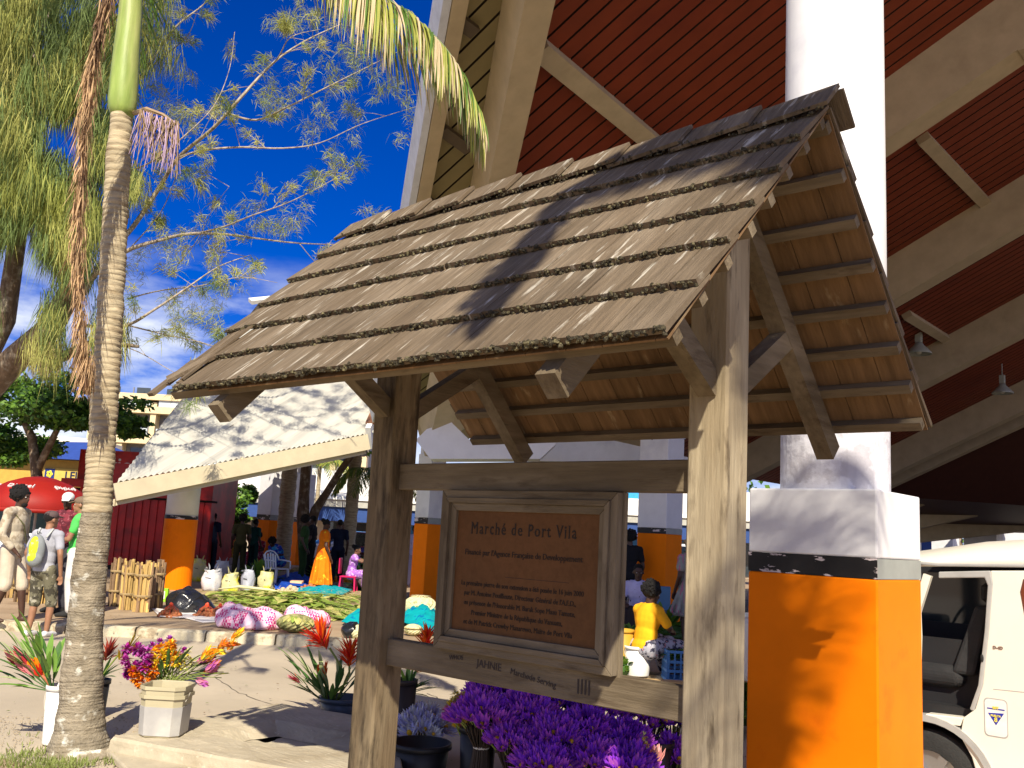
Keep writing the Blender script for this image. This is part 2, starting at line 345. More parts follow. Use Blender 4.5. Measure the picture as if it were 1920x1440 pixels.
# ridge cap, boards stepping over one another
b=MB(); n=9; wl=(XB-XA+.02)/n
for i in range(n):
    for side in(-1,1):
        x0=XA-.01+i*wl-.02; x1=x0+wl+.06; e=.004+.012*1; lo_=.006; hi_=.030
        P=[RP(side,x0,.17,hi_),RP(side,x1,.17,lo_),RP(side,x1,-.02,lo_),RP(side,x0,-.02,hi_)]
        P=[RP(side,x0,.17+rnd(-.01,.01),lo_+.022*(1)),RP(side,x1,.17,lo_+.002),RP(side,x1,-.015,lo_+.002),RP(side,x0,-.015,lo_+.022)] if False else [RP(side,x0,.165+rnd(-.012,.012),.012),RP(side,x1,.165,.040),RP(side,x1,-.02,.040),RP(side,x0,-.02,.012)]
        Q=[p+V((0,side*sn,cs))*.018 for p in P]
        A=P+Q if side==-1 else [P[1],P[0],P[3],P[2],Q[1],Q[0],Q[3],Q[2]]
        b.hexa(A,0)
        for k in range(40 if side==-1 else 0): b.ell(RP(side,rnd(x0,x1-.02),.165+rnd(-.01,.012),rnd(.01,.05)),rnd(.004,.009),4,1,jit=.3)
b.build('ridge_cap',[shin,moss],sh)
# notice board
WZF=wood('z')
bx0,bx1,bz0,bz1=.52,1.712,1.005,1.858
pan=mat('plaque_bronze',(.14,.064,.025),.75,var=.12,scale=30,bump=.08,bscale=200,spec=.15,second=(.115,.055,.022),thr=(.4,.7),sscale=3)
bo=MB(); bo.box((.60,-.052,1.09),(1.615,-.032,1.785)); board=bo.build('notice_board',pan,sh)
def ring(x0,x1,z0,z1,w,y0,y1,mt,name):
    for k in range(4):
        b=MB()
        o=[(x0,z0),(x1,z0),(x1,z1),(x0,z1)]; i_=[(x0+w,z0+w),(x1-w,z0+w),(x1-w,z1-w),(x0+w,z1-w)]
        A,B=o[k],o[(k+1)%4]; C_,D_=i_[(k+1)%4],i_[k]
        e=.0006
        pts=[A,B,C_,D_]
        b.hexa([(p[0],y1,p[1]) for p in pts][::-1]+[(p[0],y0,p[1]) for p in pts][::-1])
        b.build(name,mt,board,bevel=.003)
fwx=WX; 
def ring4(x0,x1,z0,z1,w,y0,y1):
    for k in range(4):
        o=[(x0,z0),(x1,z0),(x1,z1),(x0,z1)]; i_=[(x0+w,z0+w),(x1-w,z0+w),(x1-w,z1-w),(x0+w,z1-w)]
        pts=[o[k],o[(k+1)%4],i_[(k+1)%4],i_[k]]
        c=V((sum(p[0] for p in pts)/4,0,sum(p[1] for p in pts)/4)); pts=[(p[0]+(c.x-p[0])*.002,p[1]+(c.z-p[1])*.004) for p in pts]
        b=MB(); b.hexa([(p[0],y1,p[1]) for p in pts]+[(p[0],y0,p[1]) for p in pts]); b.build('frame',WX if k%2==0 else WZF,board,bevel=.002)
ring4(bx0,bx1,bz0,bz1,.040,-.078,-.0315)
ring4(bx0+.0405,bx1-.0405,bz0+.0405,bz1-.0405,.028,-.092,-.0325)
ring4(bx0+.069,bx1-.069,bz0+.069,bz1-.069,.040,-.070,-.0335)
b=MB(); b.box((bx1-.10,-.030,bz0-.02),(bx1+.012,-.006,bz1)); b.build('frame',WZF,board)
let=mat('plaque_letters',(.018,.009,.005),.7,var=.1,bump=0)
def serif_line(s,size,x,z,width,sp=1.0,bold=0):
    o=text(s,size,board,let,frame((0,0,0),(1,0,0),(0,0,1)),ext=.0012,space=sp)
    me=o.data; bm=bmesh.new(); bm.from_mesh(me); seen=[]
    for e in list(bm.edges):
        a,c=e.verts[0].co,e.verts[1].co; l=abs(a.x-c.x)
        if abs(a.z-c.z)<size*.004 and abs(a.y-c.y)<1e-5 and size*.03<l<size*.135 and a.y<0:
            mx_=(a.x+c.x)/2
            if any(abs(q[0]-mx_)<size*.02 and abs(q[1]-a.z)<size*.02 for q in seen): continue
            seen.append((mx_,a.z)); w_=l/2+size*.045; hh_=size*.020
            vv=[bm.verts.new((mx_+sx*w_,-.0014,a.z+sz*hh_)) for sx,sz in ((-1,-1),(1,-1),(1,1),(-1,1))]; bm.faces.new(vv)
    bm.to_mesh(me); bm.free()
    xs=[v.co.x for v in o.data.vertices]; w=max(xs)-min(xs); o.data.transform(Matrix.Translation((x,-.0535,z))@Matrix.Diagonal((width/w,1,1,1))@Matrix.Translation((-(max(xs)+min(xs))/2,0,0)))
    return o
serif_line('Marché de Port Vila',.088,1.095,1.628,.72,1.25,.0012)
serif_line("Financé par l'Agence Française de Developpement",.042,1.10,1.515,.80,1,.0006)
for i,(s,wd,xc) in enumerate((("La première pierre de son extension a été posée le 16 juin 2000",.83,1.10),("par M. Antoine Pouillieute, Directeur Général de l'A.F.D.,",.76,1.09),("en présence de l'Honorable M. Barak Sope Maau Tamate,",.755,1.09),("Premier Ministre de la République du Vanuatu,",.62,1.08),("et de M Patrick Crowby Manarewo, Maire de Port Vila",.735,1.085))):
    serif_line(s,.036,xc,1.352-i*.0505,wd,1,.0005)
b=MB(); b.box((1.0,-.0535,1.41),(1.42,-.0522,1.412)); b.build('engraved_line',let,board)
# ================================================================ MARKET HALL (one building with its parts)
cream=mat('hall_cream_concrete',(.46,.375,.24),.75,var=.10,scale=3,bump=.12,second=(.41,.33,.21),thr=(.55,.75),sscale=2)
redsh=mat('hall_red_sheeting',(.195,.034,.010),.6,var=.12,scale=2,bump=.05,second=(.17,.026,.010),thr=(.5,.7),sscale=.6)
olive=mat('hall_olive_sheeting',(.23,.19,.09),.7,var=.12,scale=2,bump=.05)
dark=flat('gap_dark',(.02,.012,.008),.9)
white=mat('column_white_paint',(.74,.74,.76),.6,var=.05,scale=4,bump=.08,second=(.60,.60,.66),thr=(.58,.72),sscale=1.2)
patchw=mat('column_patched_plaster',(.60,.60,.66),.8,var=.10,scale=5,bump=.4,bscale=18,second=(.46,.45,.50),thr=(.5,.56),sscale=4,third=(.68,.68,.72),thr3=(.6,.64),s3=3)
orange=mat('column_orange_paint',(.90,.205,.0005),.6,var=.06,scale=3,bump=.05,spec=.12,second=(.74,.14,.002),thr=(.60,.72),sscale=1.5)
blackb=mat('column_black_band',(.012,.011,.012),.5,var=.2,scale=6,bump=.05,second=(.60,.52,.52),thr=(.575,.59),sscale=4,sstretch=(1,1,3.0))
greyb=mat('column_grey_band',(.30,.32,.30),.5,var=.1,bump=.03)
hall=thing('market_hall','huge open market hall with red brown ribbed ceiling and cream roof beams','market hall',(2,6,0))
def hb(b,name,mt,**k):
    o=b.build(name,mt); o.parent=hall; o.matrix_parent_inverse=Matrix.Translation((-2,-6,0)); return o
def zc(x): return Z0+SL*x
# fascia line and hip beam line on the ceiling plane
f1,f2=pc(830,0),pc(765,390); l1,l2=pc(945,0),pc(882,352); m1,m2=pc(1020,0),pc(950,330)
def xl(a,b,y): return a.x+(b.x-a.x)*(y-a.y)/(b.y-a.y)
nA=V((-SL,0,1)).normalized(); AX=V((1,0,SL)).normalized()
YB=[9.4,15.1,20.6,26.5]
b1=MB();b2=MB();b3=MB(); y=-2.6; P_=.27
XR=15
while y<31:
    xf=max(xl(f1,f2,y),-10.6) if y>f1.y-1.5 else max(xl(f1,f2,f1.y-1.5),3.0 if y<.8 else -50)
    xm=min(max(xl((l1+m1)/2,(l2+m2)/2,y),xf),XR)
    for (xa,xb,bb) in ((xf,xm,b1),(xm,XR,b2)):
        if xb-xa<.05: continue
        for (ya,yb,dz) in ((y,y+P_-.035,0),(y+P_-.035,y+P_,.045)):
            bb.add([(xa,ya,zc(xa)+dz),(xb,ya,zc(xb)+dz),(xb,yb,zc(xb)+dz),(xa,yb,zc(xa)+dz)],[(3,2,1,0)])
        for yy in (y+P_-.035,y+P_):
            bb.add([(xa,yy,zc(xa)),(xb,yy,zc(xb)),(xb,yy,zc(xb)+.045),(xa,yy,zc(xa)+.045)],[(0,1,2,3)],1)
    b3.add([(xf,y,zc(xf)+.12),(XR,y,zc(XR)+.12),(XR,y+P_,zc(XR)+.12),(xf,y+P_,zc(xf)+.12)],[(0,1,2,3)])
    y+=P_
hb(b1,'ceiling_sheeting',[olive,dark]);hb(b2,'ceiling_sheeting',[redsh,dark])
b3.add([(-10.6,31,zc(-10.6)),(XR,31,zc(XR)),(XR,46,3.1),(-14,44,3.0)],[(3,2,1,0),(0,1,2,3)])
hb(b3,'roof_cladding',flat('roof_top_sheet',(.06,.018,.01)))
# fascia: a white gutter board and cream board along the edge
def edge_line(t,dz): p=lerp(f1,f2,t); return V((p.x,p.y,zc(p.x)+dz))
dirf=(f2-f1).normalized(); sdf=dirf.cross(nA).normalized()
b=MB(); p,q=f1-dirf*3,f1+dirf*(( -10.6-f1.x)/dirf.x)
b.beam(p+nA*.02,q+nA*.02,.10,.34,nA); hb(b,'fascia_board',flat('gutter_white',(.62,.66,.74)))
off=(m1-l1); off=off-dirf*off.dot(dirf); off=off.normalized()
b=MB(); b.beam(p+off*.15-nA*.10,q+off*.15-nA*.10,.18,.16,nA); hb(b,'edge_beam',cream)
# cross purlins between edge beam and hip beam
for (x,y_) in ((850,30),(840,250),(812,385)):
    a=pc(x-14,y_-12,-.0); c=pc(x+38,y_+26,-.0)
    b=MB(); b.beam(a,c,.16,.16,nA); hb(b,'purlin',flat('purlin_dark',(.10,.075,.05)))
# hip beam down to the corner column
dl=((l2+m2)-(l1+m1)).normalized(); wv=(m1-l1).dot(off); ce=(l1+m1)/2
e1=ce-dl*6; tgt=at(812,815,18.0); 
b=MB(); b.beam(V((e1.x,e1.y,zc(e1.x)-.35)),V(((l2+m2).x/2,(l2+m2).y/2,zc((l2+m2).x/2)-.35)),.36,.62,nA)
mid=V(((l2+m2).x/2,(l2+m2).y/2,zc((l2+m2).x/2)-.35)); b.beam(mid,tgt,.38,.62,nA); hb(b,'hip_beam',cream)
# main frames, parallel, sloping up to the right
tops=[(1675,156),(1675,487),(1675,690),(1690,830),(1700,905)]
YF=[pc(x,y).y for x,y in tops]; YF[3]=min(YF[3],29.5)
for k,yy in enumerate(YF[:4]):
    x0=-10.3; xk=1.35 if k==0 else 40; b=MB(); dd=.92
    def q(x,zoff): return V((x,yy,zc(x)+zoff))
    xe=min(xk,XR)
    b.beam(q(x0,-dd/2),q(xe,-dd/2),.46,dd,nA)
    if xk<XR: b.beam(q(xe-.12,-dd/2-.06),V((XR,yy,zc(xe)-dd/2+.6)),.455,dd,(0,0,1))
    hb(b,'frame_beam',cream)
for yy in (-1.6,4.2):   # frames out of the picture overhead and behind the shelter roof
    pass
for (a,c,w) in (((1010,90),(1225,268),.26),((1730,258),(1862,396),.22),((1700,590),(1800,652),.22),((1250,20),(1480,190),.0)):
    if not w: continue
    p=pc(*a,-.06); q=pc(*c,-.06); b=MB(); b.beam(p,q,w,.16,nA); hb(b,'brace',cream)
for (x,ya,yb) in ((-.2,YF[2],YF[3]),(-6,YF[0],YF[1]),(-6,YF[1],YF[2]),(5,YF[0],YF[1])):
    b=MB(); b.beam((x,ya,zc(x)-.1),(x,yb,zc(x)-.1),.22,.16,nA); hb(b,'brace',cream)
# frames under the far hip of the roof
for k,yy in enumerate((31.2,34.5,38,41.5)):
    f_=(yy-31)/15; b=MB(); zl=lambda x: lerp(zc(x),2.9+(x+14)*.01,f_)-.5
    b.beam((-11,yy,zl(-11)),(14.5,yy,zl(14.5)),.4,.7,(0,0,1)); hb(b,'frame_beam',cream)
# ---- columns
def box_column(cx,cy,w,d,zb0,zb1,zt,ztop,rad,zg=0,rot=0,lab=None,round_low=False,wm=white,om=orange,square_up=False,patched=False):
    R=Matrix.Rotation(rot,4,'Z'); T=Matrix.Translation((cx,cy,0))@R
    def fin(b,nm,mt,par=None,bev=0):
        b.v=[tuple(T@V(v)) for v in b.v]; o=b.build(nm,mt,bevel=bev); 
        if par: o.parent=par
        else: o.parent=hall; o.matrix_parent_inverse=Matrix.Translation((-2,-6,0))
        return o
    x,y=w/2,d/2
    b=MB()
    if square_up: b.box((-rad,-rad,zt-.002),(rad,rad,ztop))
    else: b.lathe((0,0,0),[(rad,zt-.01),(rad,zt+2),(rad*.96,ztop)],40)
    col=fin(b,'column',wm); 
    if not square_up:
        for p in col.data.polygons: p.use_smooth=abs(p.normal.z)<.5
    if patched:
        b=MB(); b.lathe((0,0,0),[(rad*1.035,zt-.004),(rad*1.035,zt+.62),(rad*1.0,zt+.63)],40,cap=False); c2=fin(b,'plaster_patch',patchw,col); 
    b=MB(); b.box((-x,-y,zb1),(x,y,zt)) if not round_low else b.lathe((0,0,0),[(x,zb1),(x,zt),(x*.9,zt+.01)],32); fin(b,'column_base',wm,col,0 if round_low else .012)
    k=.002
    if round_low:
        b=MB(); b.lathe((0,0,0),[(x+k,zb0),(x+k,zb1)],32); fin(b,'painted_band',blackb,col)
        b=MB(); b.lathe((0,0,0),[(x+.001,zg),(x+.001,zb0)],32); fin(b,'painted_base',om,col)
    else:
        b=MB(); b.box((-x,-y,zb0),(x,y,zb1-.001)); 
        b.m=[0,0,0,1,0,0]; o=fin(b,'painted_band',[blackb,greyb],col)
        b=MB(); b.box((-x,-y,zg),(x,y,zb0-.001)); fin(b,'painted_base',om,col,.012)
    return col
box_column(2.062-.445,2.2725+.40,.89,.80,1.478,1.607,2.045,zc(1.6)-.05,.355,patched=True)
# left market canopy column (round), the corner column, and those deeper in
p=at(333,1040,20.8); 
cc=at(802,1000,20.5); box_column(cc.x,cc.y,.42,.44,1.80,1.93,3.3,4.3,.19,square_up=True,zg=.12)
cc=at(1237,1000,17.5); box_column(cc.x,cc.y,.62,.55,1.82,1.92,3.6,6.2,.31,square_up=True,zg=.12)
cc=at(513,960,33); dk=box_column(cc.x,cc.y,.80,.80,1.75,1.93,4.2,8.3,.36,zg=.12)
cc=at(565,960,37); dk=box_column(cc.x,cc.y,.65,.65,1.75,1.93,3.6,8.3,.28,zg=.12)
for (x,d,w) in ((1695,46,1.2),(1772,47,1.0),(1845,44,1.4),(1910,47,1.0),(1455,40,.8)):
    cc=at(x,980,d); b=MB(); b.box((cc.x-w/2,cc.y-w/2,.1),(cc.x+w/2,cc.y+w/2,4.2)); hb(b,'column',white)
# haunch: the white folded concrete head over the corner column
b=MB(); d=18.0
pts=[at(x,y,d) for x,y in ((786,832),(806,858),(812,866),(1010,866),(1040,838),(1000,822),(885,834),(850,800),(806,812))]
b.poly(pts,.7,-FWD*-1); hb(b,'column_head',white)
b=MB(); pts=[at(x,y,19.5) for x,y in ((960,800),(1010,800),(1330,872),(1000,868))]; b.poly(pts,.5,FWD); hb(b,'column_head',white)
b=MB(); pts=[at(x,y,21) for x,y in ((1120,790),(1210,790),(1110,846),(1050,838))]; b.poly(pts,.4,FWD); hb(b,'column_head',cream)
# pendant lamps
def lamp(px_,py_,d,lab,sc):
    c=at(px_,py_,d); t=thing('pendant_lamp',lab,'lamp',c); t.scale=(sc,sc,sc)
    lm=flat('lamp_metal',(.35,.37,.33),.4)
    b=MB(); b.lathe((0,0,0),[(.25,0),(.24,.03),(.17,.11),(.09,.19),(.07,.24)],20,cap=False); b.build('lamp_shade',lm,t,smooth=True,solid=.006)
    b=MB(); b.box((-.06,-.06,.24),(.06,.06,.46)); b.build('ballast_box',lm,t,bevel=.01)
    b=MB(); b.ell((0,0,.05),.06,10); b.build('bulb',flat('lamp_glass',(.6,.6,.55),.2),t,smooth=True)
    b=MB(); b.tube([(0,0,.46),(0,0,max(.6,(zc(c.x)-c.z)/sc))],.012,6); b.build('stem',lm,t)
lamp(1723,664,24,'pale bell shaped pendant lamp hanging close to the right side of the white column',1.25)
lamp(1880,738,28,'dim bell shaped pendant lamp deep under the dark ceiling at the right',1.2)
# ================================================================ MARKET CANOPY (white corrugated roof on the left)
can=thing('market_canopy','low canopy with dappled white corrugated roof and cream eave board beside the red kiosk','canopy',(p.x,p.y,.12))
def cb(b,name,mt,par=None,**k):
    o=b.build(name,mt,**k); 
    if par is None: o.parent=can; o.matrix_parent_inverse=Matrix.Translation((-p.x,-p.y,-.12))
    else: o.parent=par
    return o
E1,E2,AP=at(220,903,18.6),at(692,812,21.5),at(487,566,29)
n=(E2-E1).cross(AP-E1).normalized(); n=n if n.z>0 else -n
ed=(E2-E1).normalized(); us=n.cross(ed).normalized(); us=us if us.z>0 else -us
corr=mat('corrugated_white',(.62,.61,.55),.6,var=.10,scale=5,stretch=(.1,1,1),bump=.1,second=(.46,.45,.41),thr=(.5,.7),sscale=4,sstretch=(.06,1,1),third=(.20,.17,.14),thr3=(.66,.70),s3=7,st3=(.05,1,1))
# direction of corrugations as in the photo
dpt=None
def inpl(x,y): q=ray(x,y); return CAM+q*((E1-CAM).dot(n)/q.dot(n))
cdir=(inpl(520,720)-inpl(400,790)).normalized(); 
if cdir.z<0:cdir=-cdir
b=MB(); Le=(E2-E1).length+3.6; pit=.115; nk=int(Le/pit*2)
apx=(AP-E1); A2=V((apx.dot(ed),apx.dot(us)));cd2=V((cdir.dot(ed),cdir.dot(us)))
def clipT(u0): # length along cdir from eave point u0 until the left verge (E1->AP) or top
    T=9.5/max(.2,cd2.y)
    return T
vs=[];fs=[]
ratio=A2.x/A2.y
rows=[0,.33,.66,1]
topv=A2.y
startk=-int(6/pit*2)
for k in range(startk,nk):
    u=k*pit/2; hgt=.028*(1 if k%2 else -1)
    # points start at eave (v=0) or on verge if u<0 ; line: (u+cd2.x*t, cd2.y*t)
    t0=0; t1=topv/cd2.y
    if u<0:
        # intersection with verge x=ratio*y
        den=cd2.x-ratio*cd2.y
        if abs(den)<1e-6: continue
        t0=-u/den
        if t0<0 or t0>t1: continue
    else:
        den=cd2.x-ratio*cd2.y
        if den<0:
            t1=min(t1,-u/den)
    a=E1+ed*(u+cd2.x*t0)+us*(cd2.y*t0)+n*hgt; c=E1+ed*(u+cd2.x*t1)+us*(cd2.y*t1)+n*hgt
    vs+= [a,lerp(a,c,.5),c]
m_=len(vs)//3
for i in range(m_-1): fs+=[(i*3,i*3+3,i*3+4,i*3+1),(i*3+1,i*3+4,i*3+5,i*3+2)]
yv=n.cross(cdir).normalized(); MC=Matrix((cdir,yv,n)).transposed().to_4x4(); MC.translation=E1; MI=MC.inverted()
b.add([MI@v for v in vs],fs); rf=cb(b,'corrugated_roof',corr,solid=.012); rf.matrix_basis=MC
# overlapping sheet ends show as steps
b=MB()
for v,w in ((.9,.0),):
    pass
# rear slope, ridge and hips
b=MB(); R1=AP+ed*(-.0); R2=AP+ed*7; bk=V((us.x,us.y,0)).normalized()
b.add([R1,R2,R2+bk*9-V((0,0,4.2)),R1+bk*9-V((0,0,4.2))],[(0,1,2,3),(3,2,1,0)]); cb(b,'rear_roof_slope',corr)
b=MB(); fl4=[at(400,700,22.8),at(700,700,22.8),at(700,700,32),at(330,700,32)]; b.add([V((q.x,q.y,4.0)) for q in fl4]+[V((q.x,q.y,4.06)) for q in fl4],[(0,1,2,3),(7,6,5,4),(0,4,5,1),(1,5,6,2),(2,6,7,3),(3,7,4,0)]); cb(b,'added_shade_roof',corr)  # added flat roof hidden behind the front slope, only to shade the market
b=MB(); b.beam(AP-ed*.3+n*.05,AP+ed*7+n*.05,.3,.12,n); cb(b,'ridge_capping',flat('capping_white',(.7,.69,.65)))
fm=mat('eave_cream',(.55,.48,.33),.7,var=.08,scale=3,bump=.08)
b=MB(); b.beam(E1-ed*.03-V((0,0,.20)),E2-V((0,0,.20)),.09,.34); cb(b,'eave_board',fm)
b=MB(); bo_=us*.35; b.beam(E1-V((0,0,.42))+V((us.x,us.y,0)).normalized()*.25,E2-V((0,0,.42))+V((us.x,us.y,0)).normalized()*.25,.42,.12); cb(b,'soffit',fm)
b=MB(); q2=at(712,765,22.5); b.beam(E2-V((0,0,.12)),q2-V((0,0,.2))+(q2-E2)*2,.12,.55); cb(b,'eave_board',flat('eave_white',(.66,.67,.70)))
b=MB(); b.beam(E2+V((0,0,.22)),q2+V((0,0,.15))+(q2-E2)*2,.2,.05); cb(b,'flashing',flat('flashing_rust',(.22,.10,.05)))
b=MB(); b.add([E1,AP,AP-V((0,0,1.2)),E1-V((0,0,.5))],[(0,1,2,3),(3,2,1,0)]); cb(b,'verge_board',fm)
# round column, its orange foot
b=MB(); r_=.345; b.lathe((p.x,p.y,0),[(r_,1.70),(r_,3.0)],32); col=cb(b,'column',white)
for q in col.data.polygons: q.use_smooth=abs(q.normal.z)<.5
b=MB(); b.lathe((p.x,p.y,0),[(r_*1.03,1.62),(r_*1.03,1.70)],32); cb(b,'painted_band',blackb,col)
b=MB(); b.lathe((p.x,p.y,0),[(r_*1.025,.1),(r_*1.025,1.62)],32); cb(b,'painted_base',orange,col)
# ================================================================ PLANTS
def frond(parent,pts,ll,cols,step=.035,droop=1.2,w=.028,side=1.0,tipdry=False,name='frond',rr=.014):
    pts=[V(q) for q in pts]; b=MB(); 
    # smooth the path
    P=[]
    for i in range(len(pts)-1):
        a=pts[max(i-1,0)];c=pts[i];d=pts[i+1];e=pts[min(i+2,len(pts)-1)]
        for k in range(8):
            t=k/8; P.append(.5*((2*c)+(d-a)*t+(2*a-5*c+4*d-e)*t*t+(3*c-a-3*d+e)*t**3))
    P.append(pts[-1]); n=len(P)
    b.tube(P,[rr*(1-.8*i/n) for i in range(n)],6,0)
    tot=sum((P[i+1]-P[i]).length for i in range(n-1)); acc=0;nx=tot*.12
    for i in range(n-1):
        sg=(P[i+1]-P[i]); l=sg.length; d=sg.normalized()
        while nx<acc+l:
            t=(nx-acc)/l; q=P[i]+sg*t; f=nx/tot
            sd=d.cross(V((0,0,1))); sd=sd.normalized() if sd.length>.1 else V((1,0,0))
            for s_ in(-1,1):
                L=ll*(.45+.75*math.sin(math.pi*min(1,.15+f*.85)))*rnd(.8,1.12)
                dd=(d*rnd(.45,.8)+sd*s_*side*rnd(.7,1)+V((0,0,rnd(-.2,.25)))).normalized()
                b.leaf(q,dd,L,w*rnd(.8,1.2),droop*rnd(.7,1.3),random.choice(range(len(cols))) if not tipdry else (random.choice([0,1,1,2,2]) ),seg=5,fold=.3)
            nx+=step
        acc+=l
    return b.build(name,cols,parent)
lg=mat('palm_leaf_green',(.10,.19,.03),.45,var=.3,scale=3,bump=0,trans=.25)
ly=mat('palm_leaf_yellow',(.36,.38,.08),.5,var=.25,scale=3,bump=0,trans=.25)
ld_=mat('palm_leaf_dry',(.52,.42,.26),.8,var=.3,scale=3,bump=0,trans=.15)
bark=mat('palm_bark',(.30,.255,.185),.95,var=.35,scale=9,stretch=(1,1,1.6),bump=.9,bscale=45,second=(.22,.18,.12),thr=(.5,.7),sscale=4,third=(.60,.58,.50),thr3=(.57,.66),s3=9)
barku=mat('palm_bark_upper',(.42,.35,.23),.9,var=.28,scale=4,stretch=(1,1,6),bump=.5,bscale=14,second=(.27,.21,.13),thr=(.5,.65),sscale=6,sstretch=(1,1,4))
shaft=mat('crownshaft_green',(.25,.34,.08),.4,var=.28,scale=3,stretch=(5,5,.6),bump=.1,second=(.42,.44,.18),thr=(.45,.7),sscale=2,sstretch=(3,3,.5))  # tone variation raised in place of missing frond shadows
pb=gp(150,1412); palm=thing('palm_tree','tall leaning palm with ringed grey trunk and green crownshaft at the left','palm tree',pb)
def pa(b,nm,mt,smooth=True,par=None,**k):
    b.v=[tuple(V(v)-pb) for v in b.v]; return b.build(nm,mt,par or palm,smooth,**k)
def tp(x,y): z=(1412-y)*6.75/FPX; return at(x,y,6.56+z*.16)
prof=[(150,1425,.30),(148,1405,.215),(150,1370,.165),(152,1300,.142),(158,1200,.122),(167,1080,.118),(182,960,.100),(193,800,.092),(206,600,.090),(214,450,.088),(222,300,.085),(228,218,.080)]
def pint(y):
    for a,c in zip(prof[:-1],prof[1:]):
        if a[1]>=y>=c[1]:
            t=(a[1]-y)/(a[1]-c[1]); return lerp(a[0],c[0],t),lerp(a[2],c[2],t)
    return prof[-1][0],prof[-1][2]
def trunkseg(y0,y1,stp,amp,name,mt):
    b=MB(); pts=[];rr=[];y=y0;k=0
    while y>y1:
        s_=stp*rnd(.75,1.25); x,r=pint(y)
        for f,a in ((0,-.6),(.15,.9),(.55,.6),(.95,.3)):
            yy=max(y-s_*f,y1); x,r=pint(yy); pts.append(tp(x,yy)); rr.append(r*(1+amp*a)+rnd(-.0022,.0022))
        y-=s_; 
    o=len(b.v); b.tube(pts,rr,28)
    b.v=[tuple(V(v)+(V(noise.noise_vector(V(v)*9))*.010)) for v in b.v]
    return pa(b,name,mt)
tk=trunkseg(1425,960,7,.008,'trunk',bark); trunkseg(961,216,12,.055,'trunk',barku)
b=MB(); b.tube([tp(229,222),tp(229,205),tp(230,190),tp(233,150),tp(238,90),tp(244,30),tp(248,-40),tp(252,-110),tp(256,-190)],[.075,.100,.108,.104,.096,.088,.08,.07,.06],28); pa(b,'crownshaft',shaft)
TOP=tp(255,-170)
def rel(pts): return [V(q)-pb for q in pts]
cols=[lg,ly,ld_]
frond(palm,rel([TOP,at(420,-300,6.9),at(600,-150,6.6),at(700,-25,6.4),at(780,35,6.3),at(850,110,6.2),at(905,225,6.15)]),.74,cols,.0095,1.9,.013,1.0,True)
frond(palm,rel([TOP,at(330,-260,7.2),at(450,-150,7.3),at(560,-90,7.3),at(660,-70,7.2),at(760,-55,7.1)]),.34,[lg,lg,ly],.03,1.7,.02)
for a in range(9):
    an=a*.73+.5; dr=V((math.cos(an),math.sin(an),0))
    if dr.dot(RGT)>.1: continue
    frond(palm,rel([TOP,TOP+dr*.5+V((0,0,.75)),TOP+dr*1.3+V((0,0,.9)),TOP+dr*2.1+V((0,0,.3)),TOP+dr*2.6+V((0,0,-.7))]),.55,[lg,ly,lg],.05,1.4,.03)
# dead frond hanging down beside the trunk
dry1=mat('dead_frond_straw',(.50,.33,.18),.9,var=.4,scale=8,bump=0,trans=.1); dry2=mat('dead_frond_brown',(.20,.12,.07),.9,var=.4,scale=8,bump=0)
b=MB(); path=[(222,-120),(205,-20),(186,60),(170,140),(160,220),(155,300),(148,400),(148,500),(152,600),(160,670),(166,705)]
pp=[at(x,y,6.55) for x,y in path]; b.tube(pp,[.02,.02,.018,.016,.015,.013,.011,.009,.007,.005,.003],6,1)
for k in range(1900):
    t=random.random()**.9*(len(pp)-1.001); i=int(t); q=lerp(pp[i],pp[i+1],t-i)
    wdt=.045+.02*math.sin(t*2.2)+.015*math.sin(t*5)
    q+=RGT*rnd(-wdt,wdt)*.75+FWD*rnd(-.05,.05)
    d=V((rnd(-.42,.42),rnd(-.42,.42),-1)); L=rnd(.08,.24)
    b.leaf(q,d,L,rnd(.004,.009),rnd(-.3,.6),0 if (t>2.2 or random.random()<.25) and random.random()<.87 else 1,seg=3,fold=.2)
pa(b,'dead_frond',[dry1,dry2],False)
# old flower stalk
lil=flat('flower_stalk_lilac',(.42,.30,.45)); brn=flat('flower_stalk_brown',(.27,.18,.09))
b=MB(); st=tp(252,212); b.tube([st,at(275,205,6.6),at(305,215,6.6),at(335,235,6.6)],[.02,.018,.014,.006],6,0)
for k in range(120):
    t=random.random(); q=lerp(at(262,208,6.6),at(338,232,6.6),t)+FWD*rnd(-.05,.05); L=rnd(.12,.42); l_=1 if random.random()<.3 else 0
    e=[q];dx=rnd(-.05,.05)
    for j in range(4): e.append(e[-1]+V((dx*.3+rnd(-.012,.012),dx*.3+rnd(-.01,.01),-L/4)))
    b.tube(e,[.0035,.0035,.003,.0025,.0015],4,l_)
pa(b,'flower_stalk',[brn,lil],False)
# ---------------------------------------------------------------- casuarina
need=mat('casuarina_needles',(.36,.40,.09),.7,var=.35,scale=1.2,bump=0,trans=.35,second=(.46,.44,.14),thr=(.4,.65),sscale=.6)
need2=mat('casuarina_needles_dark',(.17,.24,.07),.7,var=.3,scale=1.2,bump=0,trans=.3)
cbark=mat('casuarina_bark',(.16,.11,.07),.95,var=.35,scale=6,stretch=(2,2,.6),bump=.7,second=(.34,.29,.22),thr=(.5,.65),sscale=5)
cbp=mat('casuarina_twig_bark',(.42,.36,.28),.9,var=.3,scale=8,bump=.3,second=(.25,.2,.14),thr=(.45,.6),sscale=10)
KD=1.45
def atc(x,y,d): return at(x,y,d*KD)
def tubec(b,p,r,n=8,mi=0): b.tube(p,[q*KD for q in r],n,mi)
cg=atc(-160,1110,14); cg.z=0; cas=thing('casuarina_tree','large casuarina tree with drooping yellow green needles filling the upper left','tree',cg)
